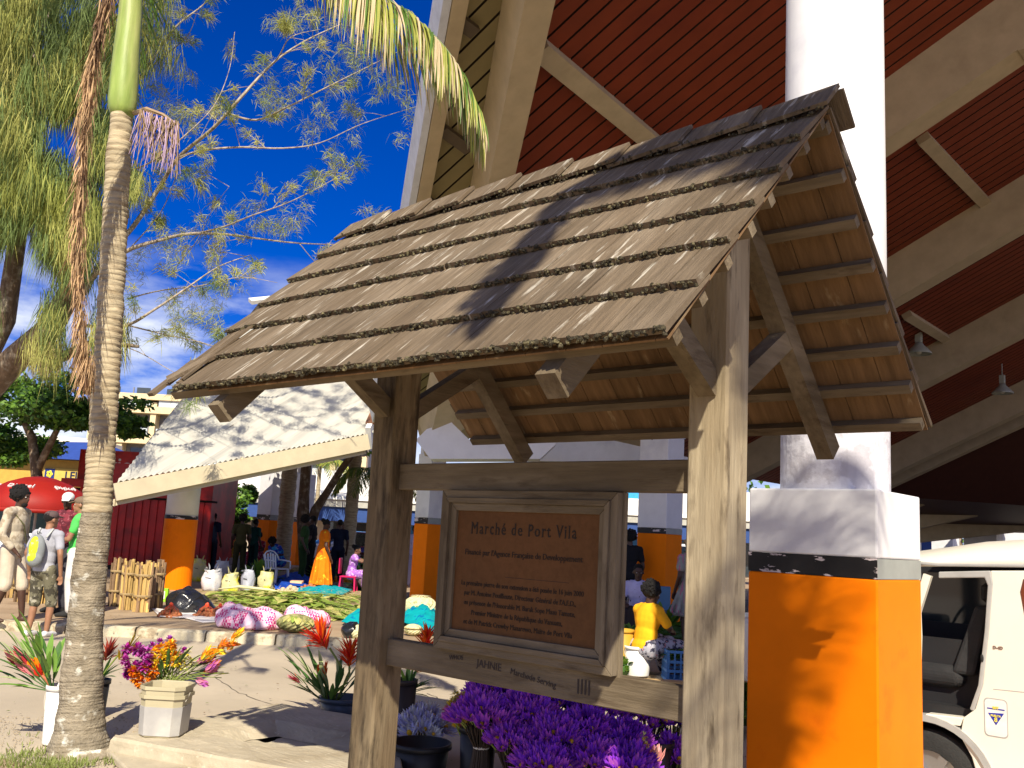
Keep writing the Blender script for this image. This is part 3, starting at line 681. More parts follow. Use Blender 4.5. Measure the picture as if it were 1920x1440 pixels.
def ca(b,nm,mt,smooth=False,par=None):
    b.v=[tuple(V(v)-cg) for v in b.v]; return b.build(nm,mt,par or cas,smooth)
b=MB(); tubec(b,[cg,cg+V((.1,.05,1.5)),atc(-120,840,14),atc(-40,745,13.8),atc(30,672,13.5),atc(95,615,13.3),atc(135,540,13.2),atc(152,440,13.2),atc(168,320,13.2),atc(180,180,13.2),atc(200,0,13.3),atc(215,-160,13.5)],[.34,.30,.26,.22,.19,.17,.15,.12,.10,.08,.06,.03],14); ca(b,'trunk',cbark,True)
b=MB(); tubec(b,[atc(-90,790,14),atc(10,600,14.5),atc(40,400,14.5),atc(60,200,14.5),atc(70,0,14.6),atc(60,-160,14.7)],[.2,.15,.12,.09,.07,.04],12); ca(b,'limb',cbark,True)
b=MB(); tubec(b,[atc(30,672,13.5),atc(120,668,13.3),atc(180,640,13.2),atc(260,650,13.1)],[.13,.08,.05,.02],8); ca(b,'limb',cbark,True)
br=[([(150,560),(200,480),(250,425),(300,350),(335,295),(400,240),(450,185),(510,120),(570,78),(640,45)],.055),
    ([(335,295),(380,282),(450,276),(530,278),(600,268),(680,232),(780,200)],.022),
    ([(425,212),(480,225),(540,200),(610,165),(680,130),(760,90)],.022),
    ([(430,205),(480,150),(520,110),(545,70),(600,55)],.02),
    ([(150,540),(230,475),(300,450),(360,438),(430,440),(490,448),(560,456),(650,459)],.04),
    ([(360,440),(420,425),(470,405),(540,380),(610,345),(650,320)],.018),
    ([(150,610),(230,612),(290,580),(350,540),(410,500),(470,478)],.032),
    ([(240,610),(300,625),(370,640),(420,655)],.016),
    ([(240,560),(300,545),(380,535),(450,520),(520,530)],.014),
    ([(170,300),(230,200),(280,120),(330,50),(380,10),(430,-40)],.035),
    ([(260,150),(300,110),(350,70),(370,20)],.015),
    ([(170,330),(240,320),(290,300),(340,260),(400,200),(430,130),(440,60)],.018),
    ([(120,180),(90,140),(60,90),(90,30),(110,-20)],.04),
    ([(60,250),(30,180),(0,120),(-20,60)],.04),
    ([(330,500),(370,450),(400,390),(430,350)],.010),
    ([(560,455),(600,500),(640,520)],.009),
    ([(200,640),(260,660),(330,700),(380,720)],.012),
    ([(240,470),(300,400),(330,330),(335,295)],.012)]
NB=MB(); TW=[]
def smoothpath(pts,k=5):
    P=[]
    for i in range(len(pts)-1):
        a=pts[max(i-1,0)];c=pts[i];d=pts[i+1];e=pts[min(i+2,len(pts)-1)]
        for j in range(k):
            t=j/k; P.append(.5*((2*c)+(d-a)*t+(2*a-5*c+4*d-e)*t*t+(3*c-a-3*d+e)*t**3))
    P.append(pts[-1]); return P
def tuft(c,n,R,L,d0,spread,mi=None,w=.0065):
    for k in range(n):
        q=c+V((rnd(-R,R),rnd(-R,R),rnd(-R,R)))*KD; d=(V(d0)+V((rnd(-1,1),rnd(-1,1),rnd(-1,1)))*spread).normalized(); l=L*rnd(.5,1.2)*KD
        s_=d.cross(V((rnd(-1,1),rnd(-1,1),rnd(-1,1)))).normalized()*w*.5*KD; m_=q+d*l*.55; e=q+d*l+V((0,0,-l*.22))
        NB.add([q-s_,q+s_,m_+s_,m_-s_,e],[(0,1,2,3),(3,2,4)],(0 if random.random()<.7 else 1) if mi is None else mi)
for pts,r in br:
    dd=rnd(12.6,13.4); P=smoothpath([atc(x,y,dd+.5*math.sin(i+r*90)) for i,(x,y) in enumerate(pts)]); n=len(P)
    b=MB(); tubec(b,P,[max(.003,.78*r*(1-.85*i/n)) for i in range(n)],7); ca(b,'branch',cbp,True)
    if pts[0][0]>115 or pts[-1][0]>200: TW.append(P)
for P in TW:
    n=len(P)
    for i in range(int(n*.25),n,1):
        if random.random()<.27:
            c=P[i]; 
            # side twig
            d=V((rnd(-1,1),rnd(-1,1),rnd(-.5,.9))).normalized(); l=rnd(.15,.55)*KD; e=c+d*l
            tubec(NB,[c,lerp(c,e,.5)+V((0,0,.02)),e],[.005,.004,.002],4,2)
            for t in (.35,.7,1):
                if random.random()<.6: tuft(lerp(c,e,t),random.randint(35,85),.065,rnd(.08,.19),d*.6+V((0,0,rnd(-.6,.5))),.75,random.choice((0,0,0,1)))
# free clumps seen against the blue
for (x,y,n_,R) in ((650,60,9,.5),(560,30,8,.5),(520,160,5,.4),(640,190,7,.6),(700,120,8,.5),(740,170,4,.4),(745,250,2,.15),(645,255,2,.2),(500,190,4,.35),(480,345,1,.08),(420,400,7,.5),(370,470,8,.5),(300,440,6,.4),(330,560,8,.5),(420,560,5,.4),(720,440,5,.3),(690,400,2,.2),(500,420,7,.45),(560,400,6,.4),(260,340,3,.3),(330,210,6,.3),(290,170,4,.3),(350,150,2,.15),(265,110,5,.3),(340,620,5,.4),(400,600,4,.35),(260,500,5,.35),(600,130,6,.5),(780,230,2,.2),(560,230,5,.4)):
    for k in range(int(n_*1.25)):
        c=atc(x,y,rnd(12.6,13.6))+V((rnd(-1,1),rnd(-1,1),rnd(-1,1)))*R*.6*KD; tuft(c,random.randint(30,80),.085,rnd(.08,.18),(rnd(-.5,.5),rnd(-.5,.5),rnd(-.7,.3)),.7,w=.005)
# the dense drooping mass on the left
cnt=0
while cnt<1750:
    x=rnd(-60,262); y=rnd(-70,690); c=atc(x,y,rnd(11.8,15.2))
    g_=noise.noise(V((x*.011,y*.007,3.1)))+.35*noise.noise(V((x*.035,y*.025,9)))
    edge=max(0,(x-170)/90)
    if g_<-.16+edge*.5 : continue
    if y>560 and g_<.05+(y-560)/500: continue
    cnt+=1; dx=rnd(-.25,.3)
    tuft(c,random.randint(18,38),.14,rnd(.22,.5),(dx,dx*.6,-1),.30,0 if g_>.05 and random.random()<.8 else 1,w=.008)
# upper sparse strip above the sky
for k in range(90):
    c=atc(rnd(240,330),rnd(-40,120),rnd(12.5,14)); tuft(c,22,.12,rnd(.2,.4),(rnd(-.3,.3),0,-1),.35,w=.007)
for k in range(190):   # crown above the frame, dappling what lies below
    u=V((random.gauss(0,1),random.gauss(0,1),random.gauss(0,1))).normalized()*random.random()**.4
    c=V((-12.6+u.x*3.3,1.8+u.y*2.8,13.2+u.z*1.6)); tuft(c,30,.22,rnd(.25,.5),(rnd(-.3,.3),rnd(-.3,.3),-1),.35,w=.010)
b=MB(); tubec(b,[atc(215,-160,13.5),V((-13,2.4,12.5)),V((-12,1.6,14)),V((-10.5,1.4,14.5))],[.06,.05,.04,.02],7); ca(b,'branch',cbp,True)
ca(NB,'needles',[need,need2,cbp])
# hanging dry roots on the trunk
b=MB()
for k in range(90):
    q=atc(rnd(62,120),rnd(640,668),13.2+rnd(-.2,.2)); L=rnd(.15,.42)*KD; tubec(b,[q,q+V((rnd(-.04,.04),rnd(-.04,.04),-L*.5)),q+V((rnd(-.07,.07),rnd(-.07,.07),-L))],[.008,.006,.002],4)
ca(b,'dry_roots',flat('root_brown',(.26,.17,.10)))
# ---------------------------------------------------------------- broadleaf trees
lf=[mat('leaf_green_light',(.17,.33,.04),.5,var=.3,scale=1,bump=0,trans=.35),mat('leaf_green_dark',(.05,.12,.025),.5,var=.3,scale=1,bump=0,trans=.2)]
def crown(parent,org,c,R,n,ls,cl=26,mats=None,name='crown',bias=.5):
    b=MB(); cs=[]
    for k in range(cl):
        u=V((random.gauss(0,1),random.gauss(0,1),random.gauss(0,1))).normalized()*random.random()**.4
        cs.append((c+V((u.x*R[0],u.y*R[1],u.z*R[2])),rnd(.22,.42)))
    for k in range(n):
        cc_,rr=random.choice(cs); u=V((random.gauss(0,1),random.gauss(0,1),random.gauss(0,1))).normalized()*rr*random.random()**.35
        q=cc_+V((u.x*R[0],u.y*R[1],u.z*R[2]*.7)); d=V((rnd(-1,1),rnd(-1,1),rnd(-.8,.5))).normalized(); s_=d.cross(V((rnd(-1,1),rnd(-1,1),rnd(-1,1)))).normalized(); l=ls*rnd(.6,1.3)
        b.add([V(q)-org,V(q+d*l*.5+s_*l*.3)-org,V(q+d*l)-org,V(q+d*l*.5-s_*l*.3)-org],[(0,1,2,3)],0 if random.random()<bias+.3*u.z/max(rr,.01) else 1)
    return b.build(name,mats or lf,parent)
def tree(label,base,crowns,trunks,n,ls,name='broadleaf_tree',bark_=None,group=None,cl=26):
    base=V(base); t=thing(name,label,'tree',base,0,group)
    for pts,rr in trunks:
        b=MB(); b.tube([V(q)-base for q in pts],rr,9); b.build('trunk',bark_ or cbark,t,True)
    for c,R in crowns: crown(t,base,V(c),R,n,ls,cl)
    return t
q=at(60,1010,27); q.z=0.1
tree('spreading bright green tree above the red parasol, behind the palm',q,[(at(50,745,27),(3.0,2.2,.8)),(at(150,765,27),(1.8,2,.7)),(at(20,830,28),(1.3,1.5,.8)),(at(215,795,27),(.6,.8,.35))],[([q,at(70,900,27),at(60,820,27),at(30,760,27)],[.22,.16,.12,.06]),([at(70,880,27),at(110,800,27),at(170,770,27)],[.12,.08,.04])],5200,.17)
q=at(432,1010,34); q.z=.1
tree('small leafy tree with several pale thin trunks behind the market goods',q,[(at(425,925,34),(.75,.7,.55)),(at(445,965,34),(.4,.4,.35)),(at(468,925,36),(.3,.3,.3))],[([q+RGT*o,at(415+o*70,960,34),at(405+o*90,925,34)],[.07,.05,.03]) for o in (-.25,.05,.3)],1400,.16,bark_=cbp)
q=at(582,1010,30); q.z=.1
tree('forked dark trunk tree with one long limb leaning to the right',q,[(at(640,800,31),(2.5,2,1.0))],[([q,at(568,965,30),at(570,930,30),at(574,875,30),at(585,820,30)],[.24,.2,.17,.16,.12]),([at(583,985,30),at(592,955,30),at(612,925,29.8),at(640,880,29.5),at(664,848,29.3),at(700,790,29)],[.17,.15,.12,.11,.10,.08])],1500,.2,bark_=cbark)
def bgpalm(x0,y0,x1,y1,d,r,lab,fr=0,fl=1.4,leafc=None):
    a=at(x0,y0,d); a.z=.1; e=at(x1,y1,d); t=thing('palm_tree',lab,'palm tree',a)
    b=MB(); k=22; pts=[lerp(a,e,i/k)-a for i in range(k+1)]; b.tube(pts,[r*(1.05 if i%2 else .95) for i in range(k+1)],12); b.build('trunk',barku,t,True)
    for i in range(fr):
        an=i*2.4+.3; dr=V((math.cos(an),math.sin(an),0)); T=e-a; u=rnd(.2,.6)
        frond(t,[T,T+dr*fl*.35+V((0,0,u*fl*.5)),T+dr*fl*.75+V((0,0,u*fl*.35)),T+dr*fl+V((0,0,-.25*fl))],fl*.3,leafc or [lg,ly,lg],fl*.035,1.0,fl*.025,rr=.02)
    return t
bgpalm(533,1010,547,840,32,.26,'stout pale palm trunk left of the forked tree')
bgpalm(655,1010,669,830,30,.20,'dark palm trunk just left of the shelter post with low green fronds',0)
bgpalm(590,1000,600,875,48,.10,'slender small palm with thin fronds against the white building',9,1.7,[ly,lg,ly])
t=bgpalm(712,1010,716,905,28,.10,'low bushy palm half hidden behind the left shelter post',12,1.5)
# second palm, behind the camera: its fronds dapple the shelter and the big pillar
q=V((8.5,-5.35,0)); t=thing('palm_tree','second palm behind the viewer casting frond shadows','palm tree',q)
T=V((-.5,.3,8.3)); b=MB(); b.tube([V((0,0,0)),V((-.1,0,3)),V((-.3,.1,6)),T],[.2,.13,.11,.09],14); b.build('trunk',barku,t,True)
def RPf(x,y):  # roof point under a pixel
    q=ray(x,y); nrm=V((0,-sn,cs)); p0=V((0,0,ZR)); return CAM+q*((p0-CAM).dot(nrm)/q.dot(nrm))
def upsun(P,k): return P+V((.96,-1,1.22))*k
sp=[upsun(RPf(*a),k) for a,k in (((880,610),3.1),((1000,470),3.3),((1120,350),3.6),((1350,265),4.0))]
for o_ in (0,.24): frond(t,[T,T+V((-.9,.3,.5)),lerp(sp[3]-q,T,.35)+V((0,0,.2)),sp[3]-q+V((0,0,o_)),sp[2]-q+V((0,0,o_)),sp[1]-q+V((0,0,o_)),sp[0]-q+V((0,0,o_))],.5,[lg,ly],.020,1.3,.045,rr=.03)
sp=[upsun(ply(x,y,2.27),k) for x,y,k in ((1405,1060,6.0),(1425,1180,6.1),(1440,1320,6.2),(1445,1450,6.3))]
for o in (0,-.28):
    frond(t,[T,T+V((-.2+o*.4,.1,.5))]+[p_-q+V((o*.28,o*.28,rnd(-.08,.08))) for p_ in sp],.42,[lg,ly],.020,1.4,.055,rr=.05)
sp=[upsun(ply(x,y,2.27),k) for x,y,k in ((1410,960,6.0),(1480,985,6.2),(1560,1030,6.4))]
frond(t,[T,T+V((0,.2,.4))]+[p_-q for p_ in sp[::-1]],.3,[lg,ly],.04,1.5,.045,rr=.03)
for a in range(6):
    an=(-1.1,-.8,-.5,2.1,2.4,2.7)[a]; dr=V((math.cos(an),math.sin(an),0))
    frond(t,[T,T+dr*.7+V((0,0,.8)),T+dr*1.8+V((0,0,.9)),T+dr*2.6+V((0,0,.1)),T+dr*3.0+V((0,0,-.8))],.6,[lg,ly],.06,1.4,.04)
# far greenery closing the horizon
def hedge(x,y,d,R,lab,n=900,ls=.5):
    c=at(x,y,d); b_=V((c.x,c.y,0)); tree(lab,b_,[(c,R)],[([b_,c],[.2,.12])],n,ls,group=None,cl=16)
hedge(1240,985,62,(5,3,3),'round green tree far off seen right of the plaque')
hedge(1800,985,70,(7,3,2.2),'distant green tree seen past the far columns at the right')
hedge(1960,985,74,(6,3,2.6),'distant tree at the right edge beyond the hall')
hedge(820,960,64,(4,3,3),'far tree behind the thin orange column',700)
hedge(1420,985,60,(5,3,3),'far tree between the shelter post and the big pillar',700)
# ---------------------------------------------------------------- grass
gr=MB(); gm_=mat('grass_blade',(.24,.29,.08),.7,var=.3,scale=3,bump=0,trans=.3)
for k in range(3000):
    a=random.gauss(0,1); x=115+a*75; y=1418+rnd(-8,60)+abs(a)*5
    if k%9==0: x=rnd(-60,260); y=rnd(1380,1470)
    q=gp(x,y); dn=noise.noise(q*2.2)
    if dn<.02: continue
    q.z=.012; d=V((rnd(-.6,.6),rnd(-.6,.6),1)); l=rnd(.015,.05); s_=V((rnd(-1,1),rnd(-1,1),0)).normalized()*.0035; e=q+d*l
    gr.add([q-s_,q+s_,lerp(q,e,.6)+s_*.8,e,lerp(q,e,.6)-s_*.8],[(0,1,2,3,4)])
tag(gr.build('grass',gm_),'short green grass tufts growing round the palm foot','grass',kind='stuff')
# ================================================================ FAR BUILDINGS
def face(base): # local frame: x right, y away
    m_=Matrix((RGT,FWD,V((0,0,1)))).transposed(); return m_
def frot(o): o.rotation_euler=(0,0,math.atan2(RGT.y,RGT.x)); return o
wwall=flat('wall_white',(.70,.68,.62)); blue=flat('band_blue',(.02,.06,.22)); gry=flat('band_grey',(.40,.40,.36)); winm=glass('window_dark',(.04,.05,.06))
o=at(300,1010,50); o.z=0; t=frot(thing('shop_building','long low white shop building with a dark blue fascia across the street','building',o)); Wd=40
b=MB(); b.box((0,.5,0),(Wd,8,2.9)); b.build('wall',flat('shop_wall',(.45,.38,.30)),t)
b=MB(); b.hexa([(-.5,-1.2,3.05),(Wd+.5,-1.2,3.05),(Wd+.5,8.5,3.05),(-.5,8.5,3.05),(-.5,-1.0,3.25),(Wd+.5,-1.0,3.25),(Wd+.5,5,4.9),(-.5,5,4.9)]); b.build('roof',flat('roof_white',(.78,.76,.68)),t)
b=MB(); b.box((-.4,-1.1,2.68),(Wd+.4,.49,3.04)); b.build('eave_band',gry,t)
b=MB(); b.box((-.4,-.95,1.95),(Wd+.4,.48,2.67)); b.build('fascia_band',blue,t)
for k in range(10):
    b=MB(); b.box((.6+k*4,.44,.2),(3.6+k*4,.49,1.9)); b.build('shop_window',winm if k%3 else flat('shutter_blue',(.03,.16,.42)),t)
# blue-white building beyond the plaque
o=at(1150,1010,52); o.z=0; t=frot(thing('blue_building','pale building with a bright blue sign band seen beside the plaque','building',o))
b=MB(); b.box((-4,0,0),(9,5,1.9)); b.build('wall',wwall,t); b=MB(); b.box((-4,-.1,2.9),(3,.1,4.4)); b.box((-4,0,1.9),(3,4,2.9)); b.build('sign_band',flat('sign_cyan',(.03,.30,.62)),t)
b=MB(); b.box((-4,-.3,1.9),(9,0,2.2)); b.build('canopy',flat('canopy_yel',(.62,.5,.3)),t)
# hotel with balconies
hc=flat('hotel_cream',(.68,.56,.34)); hd=flat('hotel_recess',(.22,.22,.22)); hr=flat('hotel_rail',(.55,.62,.66))
o=at(150,960,95); o.z=0; t=frot(thing('hotel_building','cream hotel block with rows of balconies beyond the trees','hotel',o)); n_=9; fl_=3.1
b=MB(); b.box((0,1.2,0),(n_*3.1,12,13.4)); b.build('wall',hd,t)
for f_ in range(5):
    b=MB(); b.box((-.1,-.2,f_*fl_-.35+.0),(n_*3.1+.1,1.19,f_*fl_+.35)) if f_ else None
    if f_: b.build('floor_slab',hc,t)
    for k in range(n_):
        b=MB(); b.box((k*3.1+.5,-.15,f_*fl_+.36),(k*3.1+2.7,-.1,f_*fl_+1.2)); b.build('balcony_rail',hr,t)
        b=MB(); b.box((k*3.1+.7,1.14,f_*fl_+.5),(k*3.1+2.1,1.19,f_*fl_+2.4)); b.build('window',winm,t)
for k in range(n_+1):
    b=MB(); b.box((k*3.1-.28,0,0),(k*3.1+.28,1.18,13.2)); b.build('pier',hc,t)
b=MB(); b.box((-.3,-.4,13.41),(n_*3.1+.3,12,14.0)); b.build('parapet',hc,t)
for k in range(14):
    b=MB(); b.box((k*2,-.3,14.01),(k*2+.1,-.2,14.6)); b.build('roof_rail',hd,t)
# second pale building behind the left tree
o=at(-40,960,70); o.z=0; t=frot(thing('pale_building','pale flat roofed building glimpsed under the green tree','building',o))
b=MB(); b.box((0,0,0),(7.5,6,7.2)); b.build('wall',wwall,t)
for k in range(3): b=MB(); b.box((.6+k*2.2,-.05,4.6),(1.9+k*2.2,0,6.0)); b.build('window',winm,t)
# yellow shop with blue roof
o=at(-20,1010,33); o.z=.1; t=frot(thing('yellow_shop','yellow shop with a blue metal roof behind the red parasol','shop',o))
b=MB(); b.box((0,0,0),(4.4,3,3.35)); b.build('wall',flat('wall_yellow',(.52,.33,.06)),t)
b=MB(); b.hexa([(-.3,-.5,3.36),(4.7,-.5,3.36),(4.7,3.4,3.36),(-.3,3.4,3.36),(.4,1.4,4.05),(2.9,1.4,4.15),(2.9,1.6,4.15),(.4,1.6,4.05)]); b.build('roof',flat('roof_blue',(.03,.07,.30)),t)
b=MB(); b.box((1.60,-.06,2.62),(3.6,-.005,3.05)); sgn=b.build('sign_board',flat('sign_yellow',(.60,.45,.10)),t)
b=MB(); b.box((1.66,-.075,2.64),(2.0,-.061,3.03)); b.build('logo_square',flat('logo_navy',(.01,.03,.20)),sgn)
b=MB()
for k in range(5): b.ell((1.83+.07*math.cos(k*1.256),-.08,2.84+.08*math.sin(k*1.256)),(.05,.01,.055),8)
b.build('logo_flower',flat('logo_yellow',(.8,.65,.05)),sgn)
text('LELE',.36,sgn,flat('sign_navy',(.01,.015,.06)),frame((2.72,-.063,2.70),(1,0,0),(0,0,1)),name='lettering',bold=.012,ext=.002)
# red kiosk
redp=mat('kiosk_red_paint',(.50,.012,.007),.45,var=.22,scale=3,bump=.05,second=(.22,.008,.006),thr=(.45,.65),sscale=1.2)
lettw=flat('letter_white',(.75,.72,.70))
o=at(196,1050,27); o.z=.115; t=frot(thing('red_kiosk','red corrugated container kiosk with white lettering behind the round column','kiosk',o)); wk=(395-205)*27/FPX
b=MB()
for k in range(26): 
    x0=k*wk/26; b.box((x0,.0 if k%2 else .035,.12),(x0+wk/26,.5,2.01))
b.box((0,.5,.12),(wk,2.4,2.9)); kb=b.build('wall',redp,t)
b=MB(); b.box((-.04,-.12,2.07),(wk+.04,.45,3.0)); fb=b.build('fascia',redp,t)
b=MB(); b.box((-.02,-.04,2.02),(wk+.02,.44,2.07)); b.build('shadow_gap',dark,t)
b=MB(); b.box((0,.02,0),(wk,2.3,.119)); b.build('plinth',dark,t)
text('Digicel',.40,fb,lettw,frame((1.33,-.123,2.20),(1,0,0),(0,0,1)),bold=.006)
o=at(128,1050,28.5); o.z=.115; t=frot(thing('red_kiosk','smaller red booth with a tall sign reading D partly behind the palm','kiosk',o))
b=MB(); b.box((0,.2,0),(1.9,2,2.5)); b.build('wall',redp,t)
b=MB(); b.box((0,-.1,2.55),(2.0,.15,3.45)); fb=b.build('sign_board',redp,t); text('Digicel',.62,fb,lettw,frame((1.15,-.103,2.82),(1,0,0),(0,0,1)),bold=.006)
b=MB(); b.box((-.35,-.35,2.30),(1.9,.0,2.54)); b.build('sign_board',redp,t)
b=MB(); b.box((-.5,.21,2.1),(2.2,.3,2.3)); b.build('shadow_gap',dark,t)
# parasol
umr=mat('parasol_red',(.40,.016,.009),.55,var=.15,scale=2,bump=.03,trans=.3)
o=at(52,1080,16.5); o.z=.115; t=frot(thing('red_parasol','wide red parasol with white lettering shading the men at the left','parasol',o))
b=MB(); vs=[];R_=1.02; zt=1.62+(958-892)*16.5/FPX; ze=1.62+(958-955)*16.5/FPX
prf=[(0.02,zt-.115),(.25,zt-.15),(.5,zt-.24),(.72,zt-.37),(R_,ze-.10)]
b.lathe((0,0,0),prf,32,cap=False,sx=1,sy=1); cv=b.build('canopy',umr,t,True,solid=.006)
b=MB(); b.lathe((0,0,0),[(R_,ze-.10),(R_*.995,ze-.17)],32,cap=False); b.build('valance',umr,t,True,solid=.004)
b=MB(); b.tube([(0,0,-.0),(0,0,zt-.12)],.022,10); b.build('pole',flat('pole_grey',(.4,.4,.4)),t)
for k in range(8):
    an=k*math.pi/4+.2; b=MB(); b.tube([(math.cos(an)*r_2,math.sin(an)*r_2,z_-.012) for r_2,z_ in prf],.006,5); b.build('rib',flat('rib_grey',(.3,.3,.3)),t)
for an,s_ in ((-1.57,.14),(-2.75,.13),(-.4,.13)):
    px_=math.cos(an);py_=math.sin(an); rr=.66; z_=zt-.33
    text('Digicel',s_,cv,lettw,frame((px_*rr,py_*rr,z_),(-py_,px_,0),V((-px_*.87,-py_*.87,.5))),ext=.012,space=1.15)
# ================================================================ PEOPLE
skinm=[mat('skin_dark',(.065,.030,.018),.5,var=.12,bump=.03,scale=8),mat('skin_brown',(.16,.075,.04),.5,var=.12,bump=.03,scale=8),mat('skin_tan',(.30,.15,.085),.5,var=.12,bump=.03,scale=8)]
hairm=mat('hair_black',(.007,.006,.006),.9,var=.3,scale=40,bump=.8,bscale=60)
eyew=flat('eye_white',(.6,.58,.55),.3); eyeb=flat('eye_dark',(.01,.008,.008),.2)
def fold(name,c,c2=None,th=(.5,.55),ss=6,b_=.25,st=(1,1,1),c3=None,t3=(.6,.63),s3=10):
    if name not in MM: MM[name]=mat(name,c,.85,var=.16,scale=5,bump=b_,bscale=7,second=c2,thr=th,sscale=ss,sstretch=st,third=c3,thr3=t3,s3=s3,spec=.15)
    return MM[name]
STAND=dict(pel=(0,0,.94),che=(0,.01,1.27),nk=(0,.0,1.46),hd=(0,.03,1.62),shL=(-.185,0,1.41),shR=(.185,0,1.41),elL=(-.25,-.03,1.12),elR=(.25,-.03,1.12),haL=(-.24,.10,.88),haR=(.24,.10,.88),
   hiL=(-.09,0,.92),hiR=(.09,0,.92),knL=(-.10,.03,.50),knR=(.10,.03,.50),anL=(-.11,-.02,.08),anR=(.11,-.02,.08))
def person(label,loc,face_,pose=None,h=1.72,skin=0,top=None,sleeve=.5,bottom=None,legs='long',dress=None,dress_len=.25,hair='short',hat=None,shoes=None,build_=1.0,lookdir=None,feet=True,group=None,bfat=1.0,hatm=None,vox=.011):
    J=dict(STAND); J.update(pose or {}); J={k:V(v) for k,v in J.items()}
    s=h/1.73; d=RGT*face_[0]+FWD*face_[1]; t=thing('person',label,'person',loc,math.atan2(-d.x,d.y),group); t.scale=(s,s,s)
    sk_=skinm[skin]; tor=(J['nk']-J['pel']).normalized()
    # frame of the head
    ld2=V(lookdir) if lookdir else V((0,1,-.05)); ld2.normalize()
    hr_=ld2.cross(V((0,0,1))).normalized(); hu=hr_.cross(ld2); HM=Matrix((hr_,ld2,hu)).transposed(); hd=J['hd']
    def hp(x,y,z): return hd+HM@V((x,y,z))
    fat=bfat
    b=MB()
    # head, jaw, nose, ears, neck
    b.ell(hp(0,-.005,.025),(.076,.095,.095),16,0,HM); b.ell(hp(0,.022,-.045),(.056,.066,.066),14,0,HM); b.ell(hp(0,.072,-.088),(.026,.024,.022),8,0,HM)
    b.ell(hp(0,.094,-.018),(.017,.020,.024),8,0,HM); b.ell(hp(0,.086,-.052),(.026,.014,.012),8,0,HM); b.ell(hp(0,.078,.030),(.055,.020,.012),8,0,HM)
    for x in(-1,1): b.ell(hp(x*.080,-.008,-.005),(.012,.024,.032),8,0,HM)
    b.cap(J['nk']-tor*.03,hp(0,-.012,-.06),.058*fat**.5,.052)
    # trunk of the body
    sd=(J['shR']-J['shL']).normalized(); fr_=sd.cross(tor)*-1
    TM=Matrix((sd,tor.cross(sd)*-1 if False else tor.cross(sd),tor)).transposed()
    def torso(bb,g):
        bb.ell(lerp(J['che'],J['nk'],.15),(.155*fat+g,.105*fat+g,.20+g),16,0,TM); bb.ell(lerp(J['pel'],J['che'],.45),(.135*fat+g,.10*fat+g,.20+g),16,0,TM); bb.ell(J['pel'],(.150*fat+g,.115*fat+g,.13+g),16,0,TM)
        bb.cap(J['shL'],J['shR'],.058+g,.058+g); bb.cap(J['nk']-tor*.05,lerp(J['shL'],J['nk'],.35),.05+g*.6,.055+g); bb.cap(J['nk']-tor*.05,lerp(J['shR'],J['nk'],.35),.05+g*.6,.055+g)
    torso(b,0)
    for q in 'LR':
        b.cap(J['sh'+q],J['el'+q],.050,.040); b.cap(J['el'+q],J['ha'+q],.040,.026)
        # hand: palm, four fingers, thumb
        ad=(J['ha'+q]-J['el'+q]).normalized(); px_=ad.cross(V((0,0,1))) ; px_=px_.normalized() if px_.length>.2 else V((0,1,0)); pn=px_.cross(ad)
        w=J['ha'+q]; pc_=w+ad*.05; 
        b.ell(pc_,(.040,.018,.050),10,0,Matrix((px_,pn,ad)).transposed())
        for k in range(4):
            o=px_*(-.028+k*.019); l=(.060,.072,.076,.062)[k]; a1=w+ad*.085+o; a2=a1+(ad*.75+pn*-.35)*l*.55; a3=a2+(ad*.35+pn*-.7)*l*.5
            b.cap(a1-ad*.02,a2,.0098,.009,6); b.cap(a2,a3,.009,.0078,6)
        sg=1 if q=='L' else -1
        b.cap(w+ad*.03+px_*.03*sg,w+ad*.07+px_*.052*sg-pn*.015,.012,.0095,6)
        b.cap(J['hi'+q],J['kn'+q],.085*fat,.055); b.cap(J['kn'+q],lerp(J['kn'+q],J['an'+q],.35),.052,.053); b.cap(lerp(J['kn'+q],J['an'+q],.35),J['an'+q],.053,.034)
        if feet:
            a=J['an'+q]; b.cap(a+V((0,-.03,-.04)),a+V((0,.10,-.05)),.034,.034); b.cap(a+V((0,.10,-.05)),a+V((.0,.17,-.058)),.036,.022)
    b.build('body',sk_,t,True,remesh=vox)
    for x in(-1,1):
        e=MB(); e.ell(hp(x*.033,.077,.008),(.013,.010,.008),8,0,HM); e.ell(hp(x*.033,.085,.008),(.006,.005,.006),8,1,HM); e.build('eye',[eyew,eyeb],t,True)
    # hair
    b=MB()
    if hair=='short': b.ell(hp(0,-.022,.045),(.084,.098,.090),16,0,HM,.03)
    elif hair=='bushy':
        b.ell(hp(0,-.04,.05),(.118,.125,.118),16,0,HM,.06)
        for k in range(60):
            u=V((rnd(-1,1),rnd(-1,.45),rnd(-.5,1))).normalized(); b.ell(hp(u.x*.115,-.04+u.y*.12,.05+u.z*.115),rnd(.012,.024),6,0,None,.2)
    elif hair=='bun':
        b.ell(hp(0,-.022,.045),(.086,.100,.090),16,0,HM,.03); b.ell(hp(0,-.125,.075),(.06,.055,.055),12,0,HM,.1)
        for k in range(25): u=V((rnd(-1,1),rnd(-1,.3),rnd(-.3,1))).normalized(); b.ell(hp(u.x*.085,-.022+u.y*.1,.05+u.z*.09),rnd(.008,.016),6,0,None,.2)
    if b.v: b.build('hair',hairm,t,True)
    if hat=='cap':
        b=MB(); b.ell(hp(0,-.010,.062),(.088,.104,.075),18,0,HM); b.hexa([hp(-.062,.075,.055),hp(.062,.075,.055),hp(.05,.165,.035),hp(-.05,.165,.035),hp(-.062,.075,.068),hp(.062,.075,.068),hp(.05,.165,.045),hp(-.05,.165,.045)]); b.build('cap',hatm,t,True,bevel=.004)
